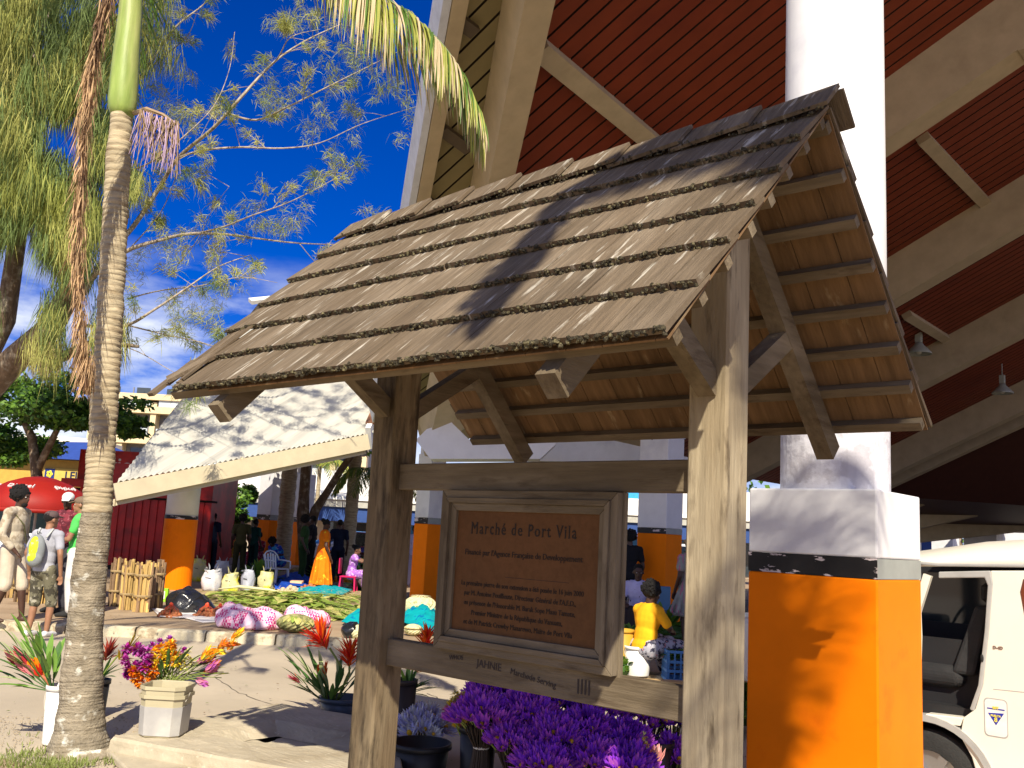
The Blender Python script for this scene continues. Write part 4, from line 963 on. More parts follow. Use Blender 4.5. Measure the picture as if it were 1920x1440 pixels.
    # clothes
    if dress:
        b=MB(); torso(b,.022)
        for q in 'LR':
            e=lerp(J['sh'+q],J['el'+q],sleeve); b.cap(J['sh'+q],e,.068,.078)
        z0=J['pel'].z; hem=dress_len
        if J['knL'].z>J['pel'].z-.25: # seated: cloth over lap and shins
            for q in 'LR': b.cap(J['hi'+q],J['kn'+q],.125*fat,.105); b.cap(J['kn'+q],lerp(J['kn'+q],J['an'+q],.8),.105,.10)
            b.cap(lerp(J['hiL'],J['hiR'],.5),lerp(J['knL'],J['knR'],.5),.12,.11); b.cap(lerp(J['knL'],J['knR'],.5),lerp(J['anL'],J['anR'],.5)+V((0,0,.06)),.11,.10)
        else:
            prf=[(.13*fat,z0+.22),(.175*fat,z0+.02),(.20*fat,z0-.2),(.235*fat,z0-.45),(.27*fat,hem)]
            b.lathe((J['pel'].x,J['pel'].y,0),prf[::-1],36,sx=1.0,sy=.82,fold=.0,nf=11)
            for k in range(11):
                an=k*.571; b.cap(V((math.cos(an)*.15*fat,math.sin(an)*.12*fat,z0)),V((math.cos(an)*.27*fat,math.sin(an)*.225*fat,hem+.02)),.03,.035,8)
        b.build('dress',dress,t,True,remesh=.012)
    if top:
        b=MB(); torso(b,.016); b.v=[tuple(v) for v in b.v]
        for q in 'LR':
            e=lerp(J['sh'+q],J['el'+q],min(1,sleeve)); b.cap(J['sh'+q],e,.064,.062)
            if sleeve>1: b.cap(J['el'+q],lerp(J['el'+q],J['ha'+q],sleeve-1),.054,.046)
        b.build('shirt',top,t,True,remesh=.012)
    if bottom:
        b=MB(); b.ell(J['pel']-tor*.02,(.165*fat,.128*fat,.125),16,0,TM)
        for q in 'LR':
            if legs=='long': b.cap(J['hi'+q],J['kn'+q],.102*fat,.080); b.cap(J['kn'+q],lerp(J['kn'+q],J['an'+q],.93),.080,.072)
            elif legs=='short': b.cap(J['hi'+q],J['kn'+q],.100*fat,.082); b.cap(J['kn'+q],lerp(J['kn'+q],J['an'+q],.08),.080,.082)
            elif legs=='skirt':
                b.cap(J['hi'+q],J['kn'+q],.125*fat,.10); b.cap(J['kn'+q],lerp(J['kn'+q],J['an'+q],.85),.10,.11)
        if legs=='skirt': b.cap(lerp(J['hiL'],J['hiR'],.5),lerp(J['knL'],J['knR'],.5),.13,.11); b.cap(lerp(J['knL'],J['knR'],.5),lerp(J['anL'],J['anR'],.5)+V((0,0,.04)),.11,.10)
        b.build('skirt' if legs=='skirt' else 'trousers',bottom,t,True,remesh=.012)
    if shoes:
        for q in 'LR':
            b=MB(); a=J['an'+q]; b.cap(a+V((0,-.035,-.035)),a+V((0,.09,-.04)),.045,.043); b.cap(a+V((0,.09,-.04)),a+V((0,.18,-.05)),.044,.030); b.build('shoe',shoes,t,True,remesh=.012)
    return t,J,HM
def gz(x,y,z=.115): q=gp(x,y,z); q.z=z; return q
camo=fold('cloth_camo',(.16,.15,.10),(.06,.055,.04),(.5,.54),9,c3=(.35,.33,.26),t3=(.58,.61),s3=12)
khaki=fold('cloth_camo_shirt',(.50,.44,.34),(.34,.28,.20),(.52,.56),8)
# man at the far left, in profile, looking right
t,J,HM=person('bearded man in a pale camouflage shirt at the far left, looking right',gz(6,1166),(1,-.1),h=1.80,skin=0,top=khaki,sleeve=1.65,bottom=fold('cloth_cream_shorts',(.56,.48,.38)),legs='short',hair='bushy',pose=dict(haR=(.16,.16,.90),haL=(-.22,.18,.92),knL=(-.1,.12,.5),anL=(-.1,.18,.08),anR=(.1,-.12,.08)))
b=MB(); b.tube([J['shR']+V((.0,.02,.05)),J['che']+V((.05,.13,0)),J['pel']+V((-.1,.13,.05))],[.012]*3,6,flat=.5); b.build('bag_strap',fold('strap_olive',(.12,.12,.05)),t)
b=MB(); b.ell(HM@V((0,.055,-.09))+J['hd'],(.045,.04,.04),10,0,HM,.05); b.build('beard',hairm,t,True)
# boy with a backpack, seen from behind, a step nearer on the kerb
t,J,HM=person('boy in a grey shirt and camouflage shorts wearing a lime green backpack',gz(66,1194,.0),(.25,1),h=1.62,skin=2,top=fold('cloth_grey_shirt',(.36,.37,.42)),sleeve=.62,bottom=camo,legs='short',hair='short',hat='cap',hatm=fold('cap_dark',(.10,.07,.07)),shoes=fold('shoe_white',(.65,.65,.66)),pose=dict(elL=(-.27,-.05,1.15),elR=(.28,-.05,1.15),haL=(-.29,.06,.90),haR=(.27,.02,.86),anR=(.12,.06,.08),knR=(.11,.10,.5)),lookdir=(.35,1,0))
lime=mat('backpack_lime',(.50,.62,.02),.7,var=.1,bump=.1,second=(.34,.36,.34),thr=(.52,.54),sscale=5)
b=MB(); b.ell((.0,-.20,1.20),(.135,.085,.22),20); b.ell((.0,-.22,1.08),(.125,.085,.12),16); bp=b.build('backpack',fold('backpack_grey',(.22,.24,.25)),t,True,remesh=.012)
b=MB(); b.ell((.0,-.245,1.22),(.085,.055,.17),16); b.ell((.0,-.262,1.10),(.08,.055,.085),14); b.build('front_pocket',lime,bp,True)
for x in(-.09,.09): b=MB(); b.tube([(x,-.14,1.38),(x*1.2,-.05,1.50),(x*1.35,.07,1.44),(x*1.4,.12,1.25)],.018,6,flat=.5); b.build('shoulder_strap',fold('backpack_strap',(.5,.52,.5)),bp,True)
b=MB(); b.tube([(-.03,-.18,1.42),(-.02,-.2,1.46),(.02,-.2,1.46),(.03,-.18,1.42)],.007,6); b.build('handle',fold('backpack_grey',(.2,.2,.2)),bp,True)
# man with a white cap
person('man in a dark red plaid shirt with a white cap behind the boy',gz(104,1148),(-.35,-1),h=1.80,skin=0,top=fold('cloth_plaid_red',(.20,.035,.05),(.10,.02,.03),(.48,.52),14,c3=(.35,.12,.14),t3=(.58,.6),s3=16),sleeve=.75,bottom=fold('cloth_dark_trousers',(.05,.05,.06)),hair='short',hat='cap',hatm=fold('cap_white',(.7,.69,.66)),shoes=fold('shoe_dark',(.03,.03,.03)),pose=dict(haL=(-.1,.28,1.02),haR=(.12,.28,1.02)),lookdir=(-.6,1,-.25))
person('man in a bright green polo shirt and white trousers partly behind the palm trunk',gz(130,1156),(-.95,-.25),h=1.74,skin=2,top=fold('cloth_green_polo',(.09,.55,.11)),sleeve=.55,bottom=fold('cloth_white_trousers',(.68,.65,.62)),hair='short',hat='cap',hatm=fold('cap_brown',(.18,.13,.09)),shoes=fold('shoe_dark',(.03,.03,.03)),pose=dict(elL=(-.22,.10,1.12),elR=(.23,.08,1.12),haL=(-.06,.34,1.10),haR=(.08,.32,1.10)),bfat=1.1)
# woman in the long orange dress
orf=mat('cloth_orange_print',(.86,.20,.008),.8,var=.12,scale=5,bump=.25,bscale=8,second=(.88,.52,.03),thr=(.58,.62),sscale=7,third=(.60,.07,.01),thr3=(.6,.66),s3=6,spec=.1)
person('woman standing in a long orange dress with yellow spots, seen from the side',gz(600,1108),(.8,.35),h=1.66,skin=0,dress=orf,dress_len=.16,sleeve=.5,hair='bun',pose=dict(haR=(.20,.16,.80),haL=(-.2,.1,.82),elR=(.27,0,1.1)),lookdir=(.1,1,-.35),bfat=1.15)
SEAT=dict(pel=(0,0,.45),che=(0,.05,.76),nk=(0,.10,.94),hd=(0,.13,1.10),shL=(-.18,.06,.89),shR=(.18,.06,.89),elL=(-.24,.16,.66),elR=(.24,.16,.66),haL=(-.14,.38,.62),haR=(.14,.38,.62),hiL=(-.09,.02,.44),hiR=(.09,.02,.44),knL=(-.14,.42,.48),knR=(.14,.42,.48),anL=(-.12,.42,.08),anR=(.12,.42,.08))
def seat(dz=0,**k):
    o={a:(v[0],v[1],v[2]+(dz if not a.startswith('an') else 0)) for a,v in SEAT.items()}; o.update(k); return o
t,J,HM=person('girl with tied up hair in a purple dress seated on a magenta chair',gz(655,1108),(1,.05),seat(haR=(.10,.50,.92),haL=(-.10,.50,.95),elR=(.2,.30,.80),elL=(-.2,.30,.82)),h=1.55,skin=1,dress=fold('cloth_purple_print',(.34,.13,.52),(.65,.45,.75),(.52,.56),14),sleeve=.35,hair='bun',lookdir=(0,1,-.2))
b=MB(); b.cap((-.05,.30,.42),(.0,.52,.20),.19,.22); b.cap((0,.5,.3),(0,.55,.12),.2,.2); b.build('wrap_cloth',fold('cloth_mauve',(.20,.13,.15)),t,True,remesh=.014)
blf=fold('cloth_blue_floral',(.02,.05,.42),(.04,.28,.55),(.5,.54),10,c3=(.45,.2,.4),t3=(.6,.63),s3=13)
person('woman in a blue floral dress bending over the goods by the white chair',gz(522,1082),(-.5,-.8),seat(che=(0,.16,.74),nk=(0,.28,.88),hd=(0,.38,.98),shL=(-.18,.24,.84),shR=(.18,.24,.84)),h=1.72,skin=0,dress=blf,sleeve=.6,hair='bushy',lookdir=(0,1,-.7),bfat=1.2)
# dim shoppers in the shade
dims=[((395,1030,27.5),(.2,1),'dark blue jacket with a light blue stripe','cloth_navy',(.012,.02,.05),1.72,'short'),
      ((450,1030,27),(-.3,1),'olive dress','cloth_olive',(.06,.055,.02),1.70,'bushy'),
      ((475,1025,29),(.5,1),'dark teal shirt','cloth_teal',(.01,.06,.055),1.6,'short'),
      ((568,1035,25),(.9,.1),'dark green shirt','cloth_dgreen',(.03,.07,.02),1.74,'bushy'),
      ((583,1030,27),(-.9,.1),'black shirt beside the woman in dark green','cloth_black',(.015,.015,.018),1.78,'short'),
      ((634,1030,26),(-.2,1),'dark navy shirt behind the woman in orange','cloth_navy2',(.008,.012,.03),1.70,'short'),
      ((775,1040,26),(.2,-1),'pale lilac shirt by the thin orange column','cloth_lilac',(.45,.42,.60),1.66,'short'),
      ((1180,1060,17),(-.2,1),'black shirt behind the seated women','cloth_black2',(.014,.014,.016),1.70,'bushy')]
for (x,y,d),fc,lb,nm,c,h_,hr_ in dims:
    q=at(x,y,d); q.z=.12
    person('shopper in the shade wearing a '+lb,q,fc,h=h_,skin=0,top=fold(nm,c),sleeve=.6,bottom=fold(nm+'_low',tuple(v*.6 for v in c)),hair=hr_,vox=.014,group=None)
# women to the right of the plaque
person('woman in a white printed T-shirt seated facing us behind the yellow shirt',gz(1196,1205),(-.35,-1),seat(.0),h=1.68,skin=0,top=fold('cloth_white_print',(.50,.48,.72),(.05,.05,.09),(.63,.64),16),sleeve=.6,bottom=fold('cloth_dark_skirt',(.04,.03,.03)),legs='skirt',hair='short',lookdir=(-.3,1,-.2),bfat=1.1)
flo=fold('cloth_floral_skirt',(.42,.42,.48),(.04,.04,.07),(.50,.54),16,c3=(.55,.25,.25),t3=(.62,.64),s3=20)
t,J,HM=person('woman in a bright yellow shirt sitting on a white bucket, back turned',gz(1206,1268),(.75,.55),seat(-.10,hd=(0.02,.10,1.0),nk=(0,.08,.86),haL=(-.10,.40,.60),haR=(.12,.36,.55),elR=(.27,.16,.60),knL=(-.12,.36,.40),knR=(.2,.40,.36),anL=(-.1,.5,.06),anR=(.2,.6,.06)),h=1.62,skin=0,top=fold('cloth_yellow_shirt',(.88,.42,.015)),sleeve=.75,bottom=flo,legs='skirt',hair='bushy',lookdir=(.3,1,-.35),bfat=1.12)
person('woman in a grey and pink striped dress standing half behind the right post',gz(1292,1215),(-.5,.9),h=1.62,skin=0,dress=fold('cloth_grey_pink',(.26,.27,.24),(.42,.14,.22),(.5,.56),5,st=(3,3,.4)),dress_len=.55,sleeve=.5,hair='short',hat='cap',hatm=fold('cloth_headscarf',(.32,.27,.17)),bfat=1.2)
# ================================================================ VEHICLES
tyre=mat('tyre_rubber',(.018,.018,.018),.8,var=.2,scale=20,bump=.4); rimm=mat('wheel_rim',(.38,.38,.40),.3,var=.1,metal=.8,bump=0)
cgl=glass('car_glass',(.02,.03,.035)); lampm=flat('car_lamp',(.6,.58,.5),.15)
def wheel(parent,c,r,w,ax=(0,1,0)):
    b=MB(); prf=[(r*.62,-w/2),(r*.92,-w/2),(r,-w/2+.03),(r,w/2-.03),(r*.92,w/2),(r*.62,w/2)]
    R=Matrix.Rotation(math.pi/2,3,'X'); b.lathe((0,0,0),prf,36,cap=False); b.v=[tuple(R@V(v)+V(c)) for v in b.v]; wt=b.build('wheel',tyre,parent,True)
    b=MB(); b.lathe((0,0,0),[(r*.15,w*.30),(r*.2,w*.34),(r*.60,w*.36),(r*.63,w*.46),(r*.64,w*.1),(r*.1,w*.05)],30); 
    for k in range(6):
        an=k*math.pi/3; b.beam((math.cos(an)*r*.15,math.sin(an)*r*.15,w*.40),(math.cos(an)*r*.6,math.sin(an)*r*.6,w*.42),.07,.03)
    b.v=[tuple(R@V(v)+V(c)) for v in b.v]; b.build('rim',rimm,wt)
def car(label,loc,face_,paint,L=4.2,Wd=1.7,Hh=1.5,van=False,group=None,extra=None):
    d=RGT*face_[0]+FWD*face_[1]; t=thing('parked_car',label,'car',loc,math.atan2(d.y,d.x),group); w=Wd/2
    if van: body=[(-L/2,.35),(-L/2,1.0),(-L/2+.05,Hh-.08),(-L/2+.2,Hh),(L/2-1.2,Hh),(L/2-.55,1.15),(L/2-.08,.95),(L/2,.35)]
    else: body=[(-L/2,.35),(-L/2,.92),(-L/2+.35,1.0),(-L/2+.75,Hh-.03),(-L/2+1.1,Hh),(L/2-1.75,Hh),(L/2-1.05,1.0),(L/2-.15,.85),(L/2,.6),(L/2,.35)]
    b=MB(); n=len(body); vs=[]
    for y,k in ((-w,0),(-w*.0,0),(w,0)):
        pass
    for y in (-w,-w+.06,w-.06,w):
        e=.05 if abs(y)==w else 0
        for x,z in body: tz=(max(0,z-.95)/(Hh-.95))*.16; yy=y-math.copysign(tz,y); vs.append((x*(1-e*.3),yy,z-e*.6 if z>.5 else z+e*.3))
    fs=[tuple(range(n)),tuple(range(4*n-1,3*n-1,-1))]
    for i in range(3):
        for j in range(n): fs.append((i*n+j,(i+1)*n+j,(i+1)*n+(j+1)%n,i*n+(j+1)%n))
    b.add(vs,fs); b.build('body',paint,t,bevel=.03)
    zt=Hh-.10; zb=1.0; 
    xs=((-L/2+.35,-L/2+1.5),(-L/2+1.6,-L/2+2.7)) if not van else ((-L/2+.3,-L/2+1.5),(-L/2+1.6,-L/2+2.8))
    for sgn in(-1,1):
        for a,c in xs:
            y0=sgn*(w+.004); y1=sgn*(w-.145+.004)
            b=MB(); b.add([(a,y0,zb),(c+(.25 if c>0 else 0),y0,zb),(c,y1,zt),(a+.15,y1,zt)],[(0,1,2,3),(3,2,1,0)]); b.build('side_window',cgl,t,solid=.01)
    (xa,za),(xb,zb2)=((L/2-1.2,Hh),(L/2-.55,1.15)) if van else ((L/2-1.75,Hh),(L/2-1.05,1.0))
    nrm=V((za-zb2,0,xb-xa)).normalized()*.012
    b=MB(); b.add([V((lerp(xa,xb,.1),-w+.24,lerp(za,zb2,.1)))+nrm,V((lerp(xa,xb,.1),w-.24,lerp(za,zb2,.1)))+nrm,V((lerp(xa,xb,.95),w-.12,lerp(za,zb2,.95)))+nrm,V((lerp(xa,xb,.95),-w+.12,lerp(za,zb2,.95)))+nrm],[(0,1,2,3),(3,2,1,0)]); b.build('windscreen',cgl,t)
    b=MB(); b.box((L/2-.02,-w+.1,.30),(L/2+.08,w-.1,.52)); b.build('bumper',flat('bumper_grey',(.12,.12,.12)),t,bevel=.02)
    for y in(-w+.28,w-.28): b=MB(); b.ell((L/2-.06,y,.68),(.07,.16,.10),12); b.build('headlight',lampm,t,True)
    for x in(-L/2+.75,L/2-.8):
        for y in(-w+.05,w-.05): wheel(t,(x,y,.32),.32,.2)
    return t
q=at(42,1030,19.5); q.z=.02; car('white van parked behind the group of men under the red parasol',q,(.25,-1),flat('paint_white',(.68,.70,.74),.25),4.4,1.7,1.82,True)
for (x,d,c,nm,lb,f_,van) in ((690,34,(.10,.012,.03),'paint_darkred','dark red car parked close to the left shelter post',(-.3,-1),False),(668,40,(.6,.62,.64),'paint_silver','silver car beyond the dark red car',(-1,-.2),False),(835,38,(.62,.65,.70),'paint_pale','pale car parked between the thin column and the plaque',(-1,-.3),False),(1190,37,(.5,.58,.7),'paint_paleblue','pale blue car seen behind the seated women',(-1,-.1),False),(1290,38,(.6,.62,.62),'paint_white2','white car behind the striped dress woman',(-1,-.1),True),(640,44,(.05,.25,.55),'paint_blue','bright blue car in the street beyond the market',(-1,0),False)):
    q=at(x,1030,d); q.z=.0; car(lb,q,f_,flat(nm,c,.25),4.1,1.7,1.5 if not van else 1.7,van)
# ---- white four wheel drive on the right, its door open
vo=at(1735,1100,7.55); VY=vo.y; VX=vo.x
t=thing('off_road_car','white off road car beside the big orange pillar with its door open','car',(VX,VY,0))
pw=mat('car_cream_white',(.74,.71,.62),.28,var=.03,scale=2,bump=.0,spec=.6); ptr=flat('car_trim_grey',(.35,.35,.34)); blk=flat('car_interior_black',(.012,.012,.014),.7); 
def vp(x,y,dy=0): P=ply(x,y,VY+dy); return V((P.x-VX,0+dy,P.z))
# side wall outline with the door hole: build as strips round the opening
def side(outer,name,mt,dy=0,th=.06):
    b=MB(); pts=[vp(x,y)+V((0,dy,0)) for x,y in outer]; b.poly(pts[::-1],th,(0,-1,0)); return b.build(name,mt,t,bevel=.008)
hole=[(1738,1100),(1760,1078),(1845,1076),(1855,1095),(1850,1180),(1838,1290),(1822,1335),(1805,1345),(1735,1338)]
PX=lambda x,y:vp(x,y)
W_=1.7
b=MB() # rear quarter panel to the right of the opening
top=[(1730,1036),(1760,1028),(1820,1020),(1920,1014),(2150,1010),(2400,1040)]
quarter=[(1857,1070),(1920,1070),(2150,1072),(2400,1080),(2400,1480),(1840,1480),(1822,1420),(1800,1380),(1806,1346),(1828,1330),(1842,1285),(1853,1185),(1860,1095)]
side(quarter,'rear_quarter',pw,0,.10)
side([(1640,1050),(1760,1062),(1920,1064),(2400,1072),(2400,1066),(1920,1058),(1760,1056),(1640,1044)],'roof_gutter',ptr,-.012,.05)
# roof: domed panel
rp=[vp(x,y) for x,y in ((1640,1050),(1690,1040),(1760,1031),(1830,1021),(1920,1016),(2150,1012),(2400,1030))]
b=MB(); vs=[]; n=len(rp)
base=[vp(x,1060) for x in (1640,1690,1760,1830,1920,2150,2400)]
rows=[(0,0,0),(.02,.35,0),(.10,.75,0),(.28,1,0),(1.42,1,0),(1.60,.75,0),(1.68,.35,0),(1.70,0,0)]
for dy,f_,_ in rows:
    for k in range(n): vs.append(V((rp[k].x,dy,lerp(base[k].z,rp[k].z,f_)+(.03 if f_==1 else 0))))
fs=[(i*n+j,i*n+j+1,(i+1)*n+j+1,(i+1)*n+j) for i in range(len(rows)-1) for j in range(n-1)]
b.add(vs,fs); b.build('roof',pw,t,True,solid=.02)
side([(1735,1338),(1806,1346),(1800,1362),(1735,1352)],'door_sill',pw,0,.12)
# pillars round the opening
side([(1857,1070),(1862,1095),(1854,1190),(1842,1288),(1826,1334),(1818,1330),(1834,1285),(1846,1185),(1852,1098),(1846,1083),(1760,1084),(1760,1072)],'door_seal',ptr,-.006,.08)
# open front door seen edge on, hinged forward
b=MB(); a=vp(1735,1075); c=vp(1742,1345)
hx=a.x-.05
b.add([(hx-.10,-.55,.52),(hx,0,.52),(hx+.02,.0,1.02),(hx-.08,-.56,1.02),(hx-.06,-.5,1.46),(hx+.02,-.04,1.55)],[(0,1,2,3),(3,2,5,4)]); b.build('front_door',pw,t,solid=.05)
# interior
b=MB(); x0=VX
z0=.50; 
b.box((-1.6,.12,.42),(1.9,1.60,.50)); b.build('floor_pan',blk,t)
b=MB(); b.box((-1.6,1.55,.5),(1.9,1.62,1.05)); b.build('far_door_card',blk,t)
b=MB(); b.box((-1.6,1.55,1.5),(1.9,1.62,1.62)); b.build('far_rail',blk,t); b=MB(); b.box((-1.6,1.57,1.05),(1.9,1.59,1.5)); b.build('far_window',cgl,t)
b=MB(); b.beam(vp(1738,1078)+V((0,.03,0)),vp(1700,1200)+V((0,.03,0)),.05,.06); b.build('door_pillar',pw,t)
b=MB(); b.box((.62,.12,.5),(.70,1.58,1.6)); b.build('rear_bulkhead',blk,t)
seatm=mat('seat_cloth_grey',(.018,.018,.02),.8,var=.3,scale=8,bump=.3)
for yy in (.42,1.15):
    b=MB(); b.box((-.35,yy-.24,.62),(.22,yy+.24,.80),bev=.05); s_=b.build('seat',seatm,t,bevel=.03)
    b=MB(); b.hexa([(.12,yy-.24,.74),(.30,yy-.24,.74),(.30,yy+.24,.74),(.12,yy+.24,.74),(.30,yy-.20,1.28),(.42,yy-.20,1.28),(.42,yy+.20,1.28),(.30,yy+.20,1.28)]); b.build('seat_back',seatm,t,bevel=.03)
    b=MB(); b.box((.32,yy-.12,1.30),(.42,yy+.12,1.46),bev=.03); b.build('headrest',seatm,t)
b=MB(); b.tube([V((-.55+.19*math.cos(k*.4)*.4,.45+.19*math.sin(k*.4),1.0+.19*math.cos(k*.4)*.9)) for k in range(17)],.014,8); b.build('steering_wheel',blk,t,True)
b=MB(); b.box((-1.15,.15,.80),(-.72,1.55,1.05)); b.build('dashboard',blk,t,bevel=.04)
# bonnet side, hidden in part by the pillar
b=MB(); b.hexa([(-2.2,0,.45),(-1.0,0,.45),(-1.0,1.7,.45),(-2.2,1.7,.45),(-2.2,.06,.98),(-1.0,.02,1.06),(-1.0,1.68,1.06),(-2.2,1.64,.98)]); b.build('bonnet',pw,t,bevel=.06)
# wheel and arch under the opening
wc=vp(1738,1470); wr=.40
b=MB(); 
for k in range(17):
    an=math.pi*k/16; 
pts=[(wc.x+math.cos(math.pi*k/20)*wr*1.16,wc.z+math.sin(math.pi*k/20)*wr*1.16) for k in range(21)]; p2=[(wc.x+math.cos(math.pi*k/20)*wr*1.28,wc.z+math.sin(math.pi*k/20)*wr*1.28) for k in range(21)]
vs=[];fs=[]
for (x,z),(X,Z) in zip(pts,p2): vs+=[(x,-.02,z),(X,-.02,Z),(X,.2,Z),(x,.2,z)]
for k in range(20):
    for e in range(4): fs.append((k*4+e,k*4+4+e,k*4+4+(e+1)%4,k*4+(e+1)%4))
b.add(vs,fs); b.build('wheel_arch',ptr,t)
wheel(t,(wc.x,.14,wc.z),wr,.24)
b=MB(); b.box((wc.x-.48,.26,.2),(wc.x+.48,.30,1.0)); b.build('wheel_housing',blk,t)
# small rear window with red tint
side([(1918,1085),(2060,1087),(2060,1170),(1922,1165),(1912,1110)],'side_window',glass('window_reddish',(.10,.03,.02)),-.004,.02)
# body crease, fuel flap, sticker, badge, handle, lock
side([(1862,1291),(1920,1297),(2200,1310),(2200,1312),(1920,1299),(1862,1293)],'body_crease',ptr,-.002,.006)
def rrect(x0,y0,x1,y1,dy,th,name,mt,par,skew=.0,r=.02):
    a=vp(x0,y1);c=vp(x1,y0); b=MB(); pts=[]
    for cx_,cz_,s0 in ((c.x-r,c.z-r,0),(a.x+r,c.z-r,1),(a.x+r,a.z+r,2),(c.x-r,a.z+r,3)):
        for k in range(5): an=(s0+k/4)*math.pi/2; pts.append(V((cx_+r*math.cos(an),dy,cz_+r*math.sin(an))))
    b.poly(pts,th,(0,-1,0)); return b.build(name,mt,par)
rrect(1846,1313,1889,1379,-.0015,.006,'flap_seam',ptr,t,r=.03); fl=rrect(1848,1315,1887,1377,-.004,.004,'fuel_flap',flat('flap_white',(.74,.72,.68),.3),t,r=.028)
nb=flat('sticker_blue',(.015,.03,.33)); yb=flat('sticker_yellow',(.75,.62,.08))
a,c=vp(1851,1326),vp(1884,1333)
b=MB(); b.poly([V((a.x,-.006,c.z)),V((c.x,-.006,c.z)),V((c.x,-.006,a.z)),V((a.x,-.006,a.z))],.002,(0,-1,0)); b.build('sticker_bar',nb,fl)
tri=[vp(1853,1336),vp(1883,1338),vp(1868,1360)]
b=MB(); b.poly([V((v.x,-.006,v.z)) for v in (tri[0],tri[2],tri[1])],.002,(0,-1,0)); b.build('sticker_triangle',nb,fl)
text('BST',.026,fl,yb,frame(((a.x+c.x)/2,-.0085,c.z+.004),(1,0,0),(0,0,1)),ext=.0008,bold=.001)
text('PUELTA',.020,fl,yb,frame((tri[2].x,-.0085,tri[0].z-.022),(1,0,0),(0,0,1)),ext=.0008,bold=.0008)
text('8',.045,fl,yb,frame((tri[2].x,-.0085,tri[0].z-.058),(1,0,0),(0,0,1)),ext=.0008,bold=.001)
bd=vp(1862,1216); text('D-4D',.030,t,flat('badge_chrome',(.30,.24,.20),.3,metal=.6),frame((bd.x,-.004,bd.z),(1,0,0),(0,0,1)),name='badge',ext=.002,align='LEFT',bold=.001)
lk=vp(1842,1234); b=MB(); b.ell((lk.x,-.01,lk.z),(.012,.01,.03),12); b.build('door_striker',blk,t,True)
# ================================================================ DRAIN SLAB
dq=[gp(x,y,.14) for x,y in ((208,1382),(330,1352),(520,1318),(745,1352),(760,1480),(610,1452))]
ctr=sum(dq,V())/6; dr_=thing('drain_slab','worn concrete drain slab with a sunken square opening beside the shelter','drain',(ctr.x,ctr.y,0))
inr=[gp(x,y,.14) for x,y in ((395,1376),(455,1360),(515,1349),(655,1375),(600,1398),(500,1402))]
flr=[gp(x,y,.065) for x,y in ((425,1398),(470,1387),(522,1381),(620,1402),(590,1410),(510,1418))]
hol=[gp(x,y,.060) for x,y in ((474,1387),(487,1381),(502,1378),(532,1382),(516,1387),(497,1392))]
hlb=[V((q.x,q.y,.016)) for q in hol]
b=MB(); vs=[V((q.x+ (q.x-ctr.x)*.015,q.y+(q.y-ctr.y)*.015,.0)) for q in dq]+[V((q.x+(q.x-ctr.x)*.0,q.y,.12)) for q in dq]+[lerp(q,ctr,.015) for q in dq]+inr+flr+hol+hlb
for i in range(len(vs)): vs[i]=V(vs[i])-V((ctr.x,ctr.y,0))
fs=[]
for r_i in range(6):
    for k in range(6): fs.append((r_i*6+k,r_i*6+(k+1)%6,(r_i+1)*6+(k+1)%6,(r_i+1)*6+k))
mi=[0]*30+[1]*6; fs.append(tuple(36+k for k in range(6))); mi.append(1)  # hole walls and bottom coloured dark, standing in for the shade of depth
b.v=vs;b.f=fs;b.m=mi; o=b.build('slab',[conc,dark],dr_)
sb=o.modifiers.new('s','SUBSURF'); sb.subdivision_type='SIMPLE'; sb.levels=sb.render_levels=4
tx=bpy.data.textures.new('wear','CLOUDS'); tx.noise_scale=.12; dm=o.modifiers.new('d','DISPLACE'); dm.texture=tx; dm.strength=.022; dm.mid_level=.5
lo1=[gp(x,y,.05) for x,y in ((192,1398),(215,1376),(640,1458),(640,1500),(300,1500))]
b=MB(); b.poly([V(q)-V((ctr.x,ctr.y,0)) for q in lo1[::-1]][::-1],.05); b.build('lower_step',conc,dr_,bevel=.012)
# ================================================================ GOODS ON THE PAVEMENT
Zp=.117
def gt(name,label,cat,x,y,group=None,z=Zp,d=None):
    q=gp(x,y,z) if d is None else at(x,y,d)
    return frot(thing(name,label,cat,q,0,group))
def crumple(b,amp,sc,seed=0):
    b.v=[tuple(V(v)+noise.noise_vector(V(v)*sc+V((seed,seed,seed)))*amp) for v in b.v]
wy=mat('firewood_split',(.62,.42,.15),.85,var=.2,scale=4,stretch=(6,6,1),bump=.3,island=.25); wb=mat('firewood_bark',(.25,.16,.09),.95,var=.3,scale=6,stretch=(4,4,1),bump=.6,island=.3)
fwl=['pale firewood bundle just right of the palm trunk','yellow firewood bundle second right of the palm trunk','wide firewood bundle third right of the palm trunk','brown firewood bundle nearest the round orange column']
def firewood(x,y,hgt,rad,label,n=16,mix=.5):
    t=gt('firewood_bundle',label,'firewood',x,y,'firewood bundles standing on the pavement')
    for m_i,(mt,nm) in enumerate(((wy,'split_wood'),(wb,'bark_wood'))):
        b=MB()
        for k in range(n):
            if (random.random()<mix)!=(m_i==0): continue
            a=k*2.39996; r=rad*math.sqrt((k+.5)/n); px_=math.cos(a)*r; py_=math.sin(a)*r; s=rnd(.016,.032); hh_=hgt*rnd(.86,1.05); tx_=rnd(-.02,.02)
            b.tube([(px_,py_,0),(px_*1.0+tx_*.5,py_,hh_*.5),(px_*1.1+tx_,py_*1.1,hh_)],[s,s*rnd(.8,1.1),s*rnd(.6,1)],random.choice((4,5,6)))
        if b.v:b.build(nm,mt,t)
    for z in (.3,.72): b=MB(); b.lathe((0,0,0),[(rad*1.15,hgt*z),(rad*1.18,hgt*z+.02),(rad*1.15,hgt*z+.035)],14,cap=False); b.build('tie',flat('tie_straw',(.35,.25,.12)),t,solid=.008)
    return t
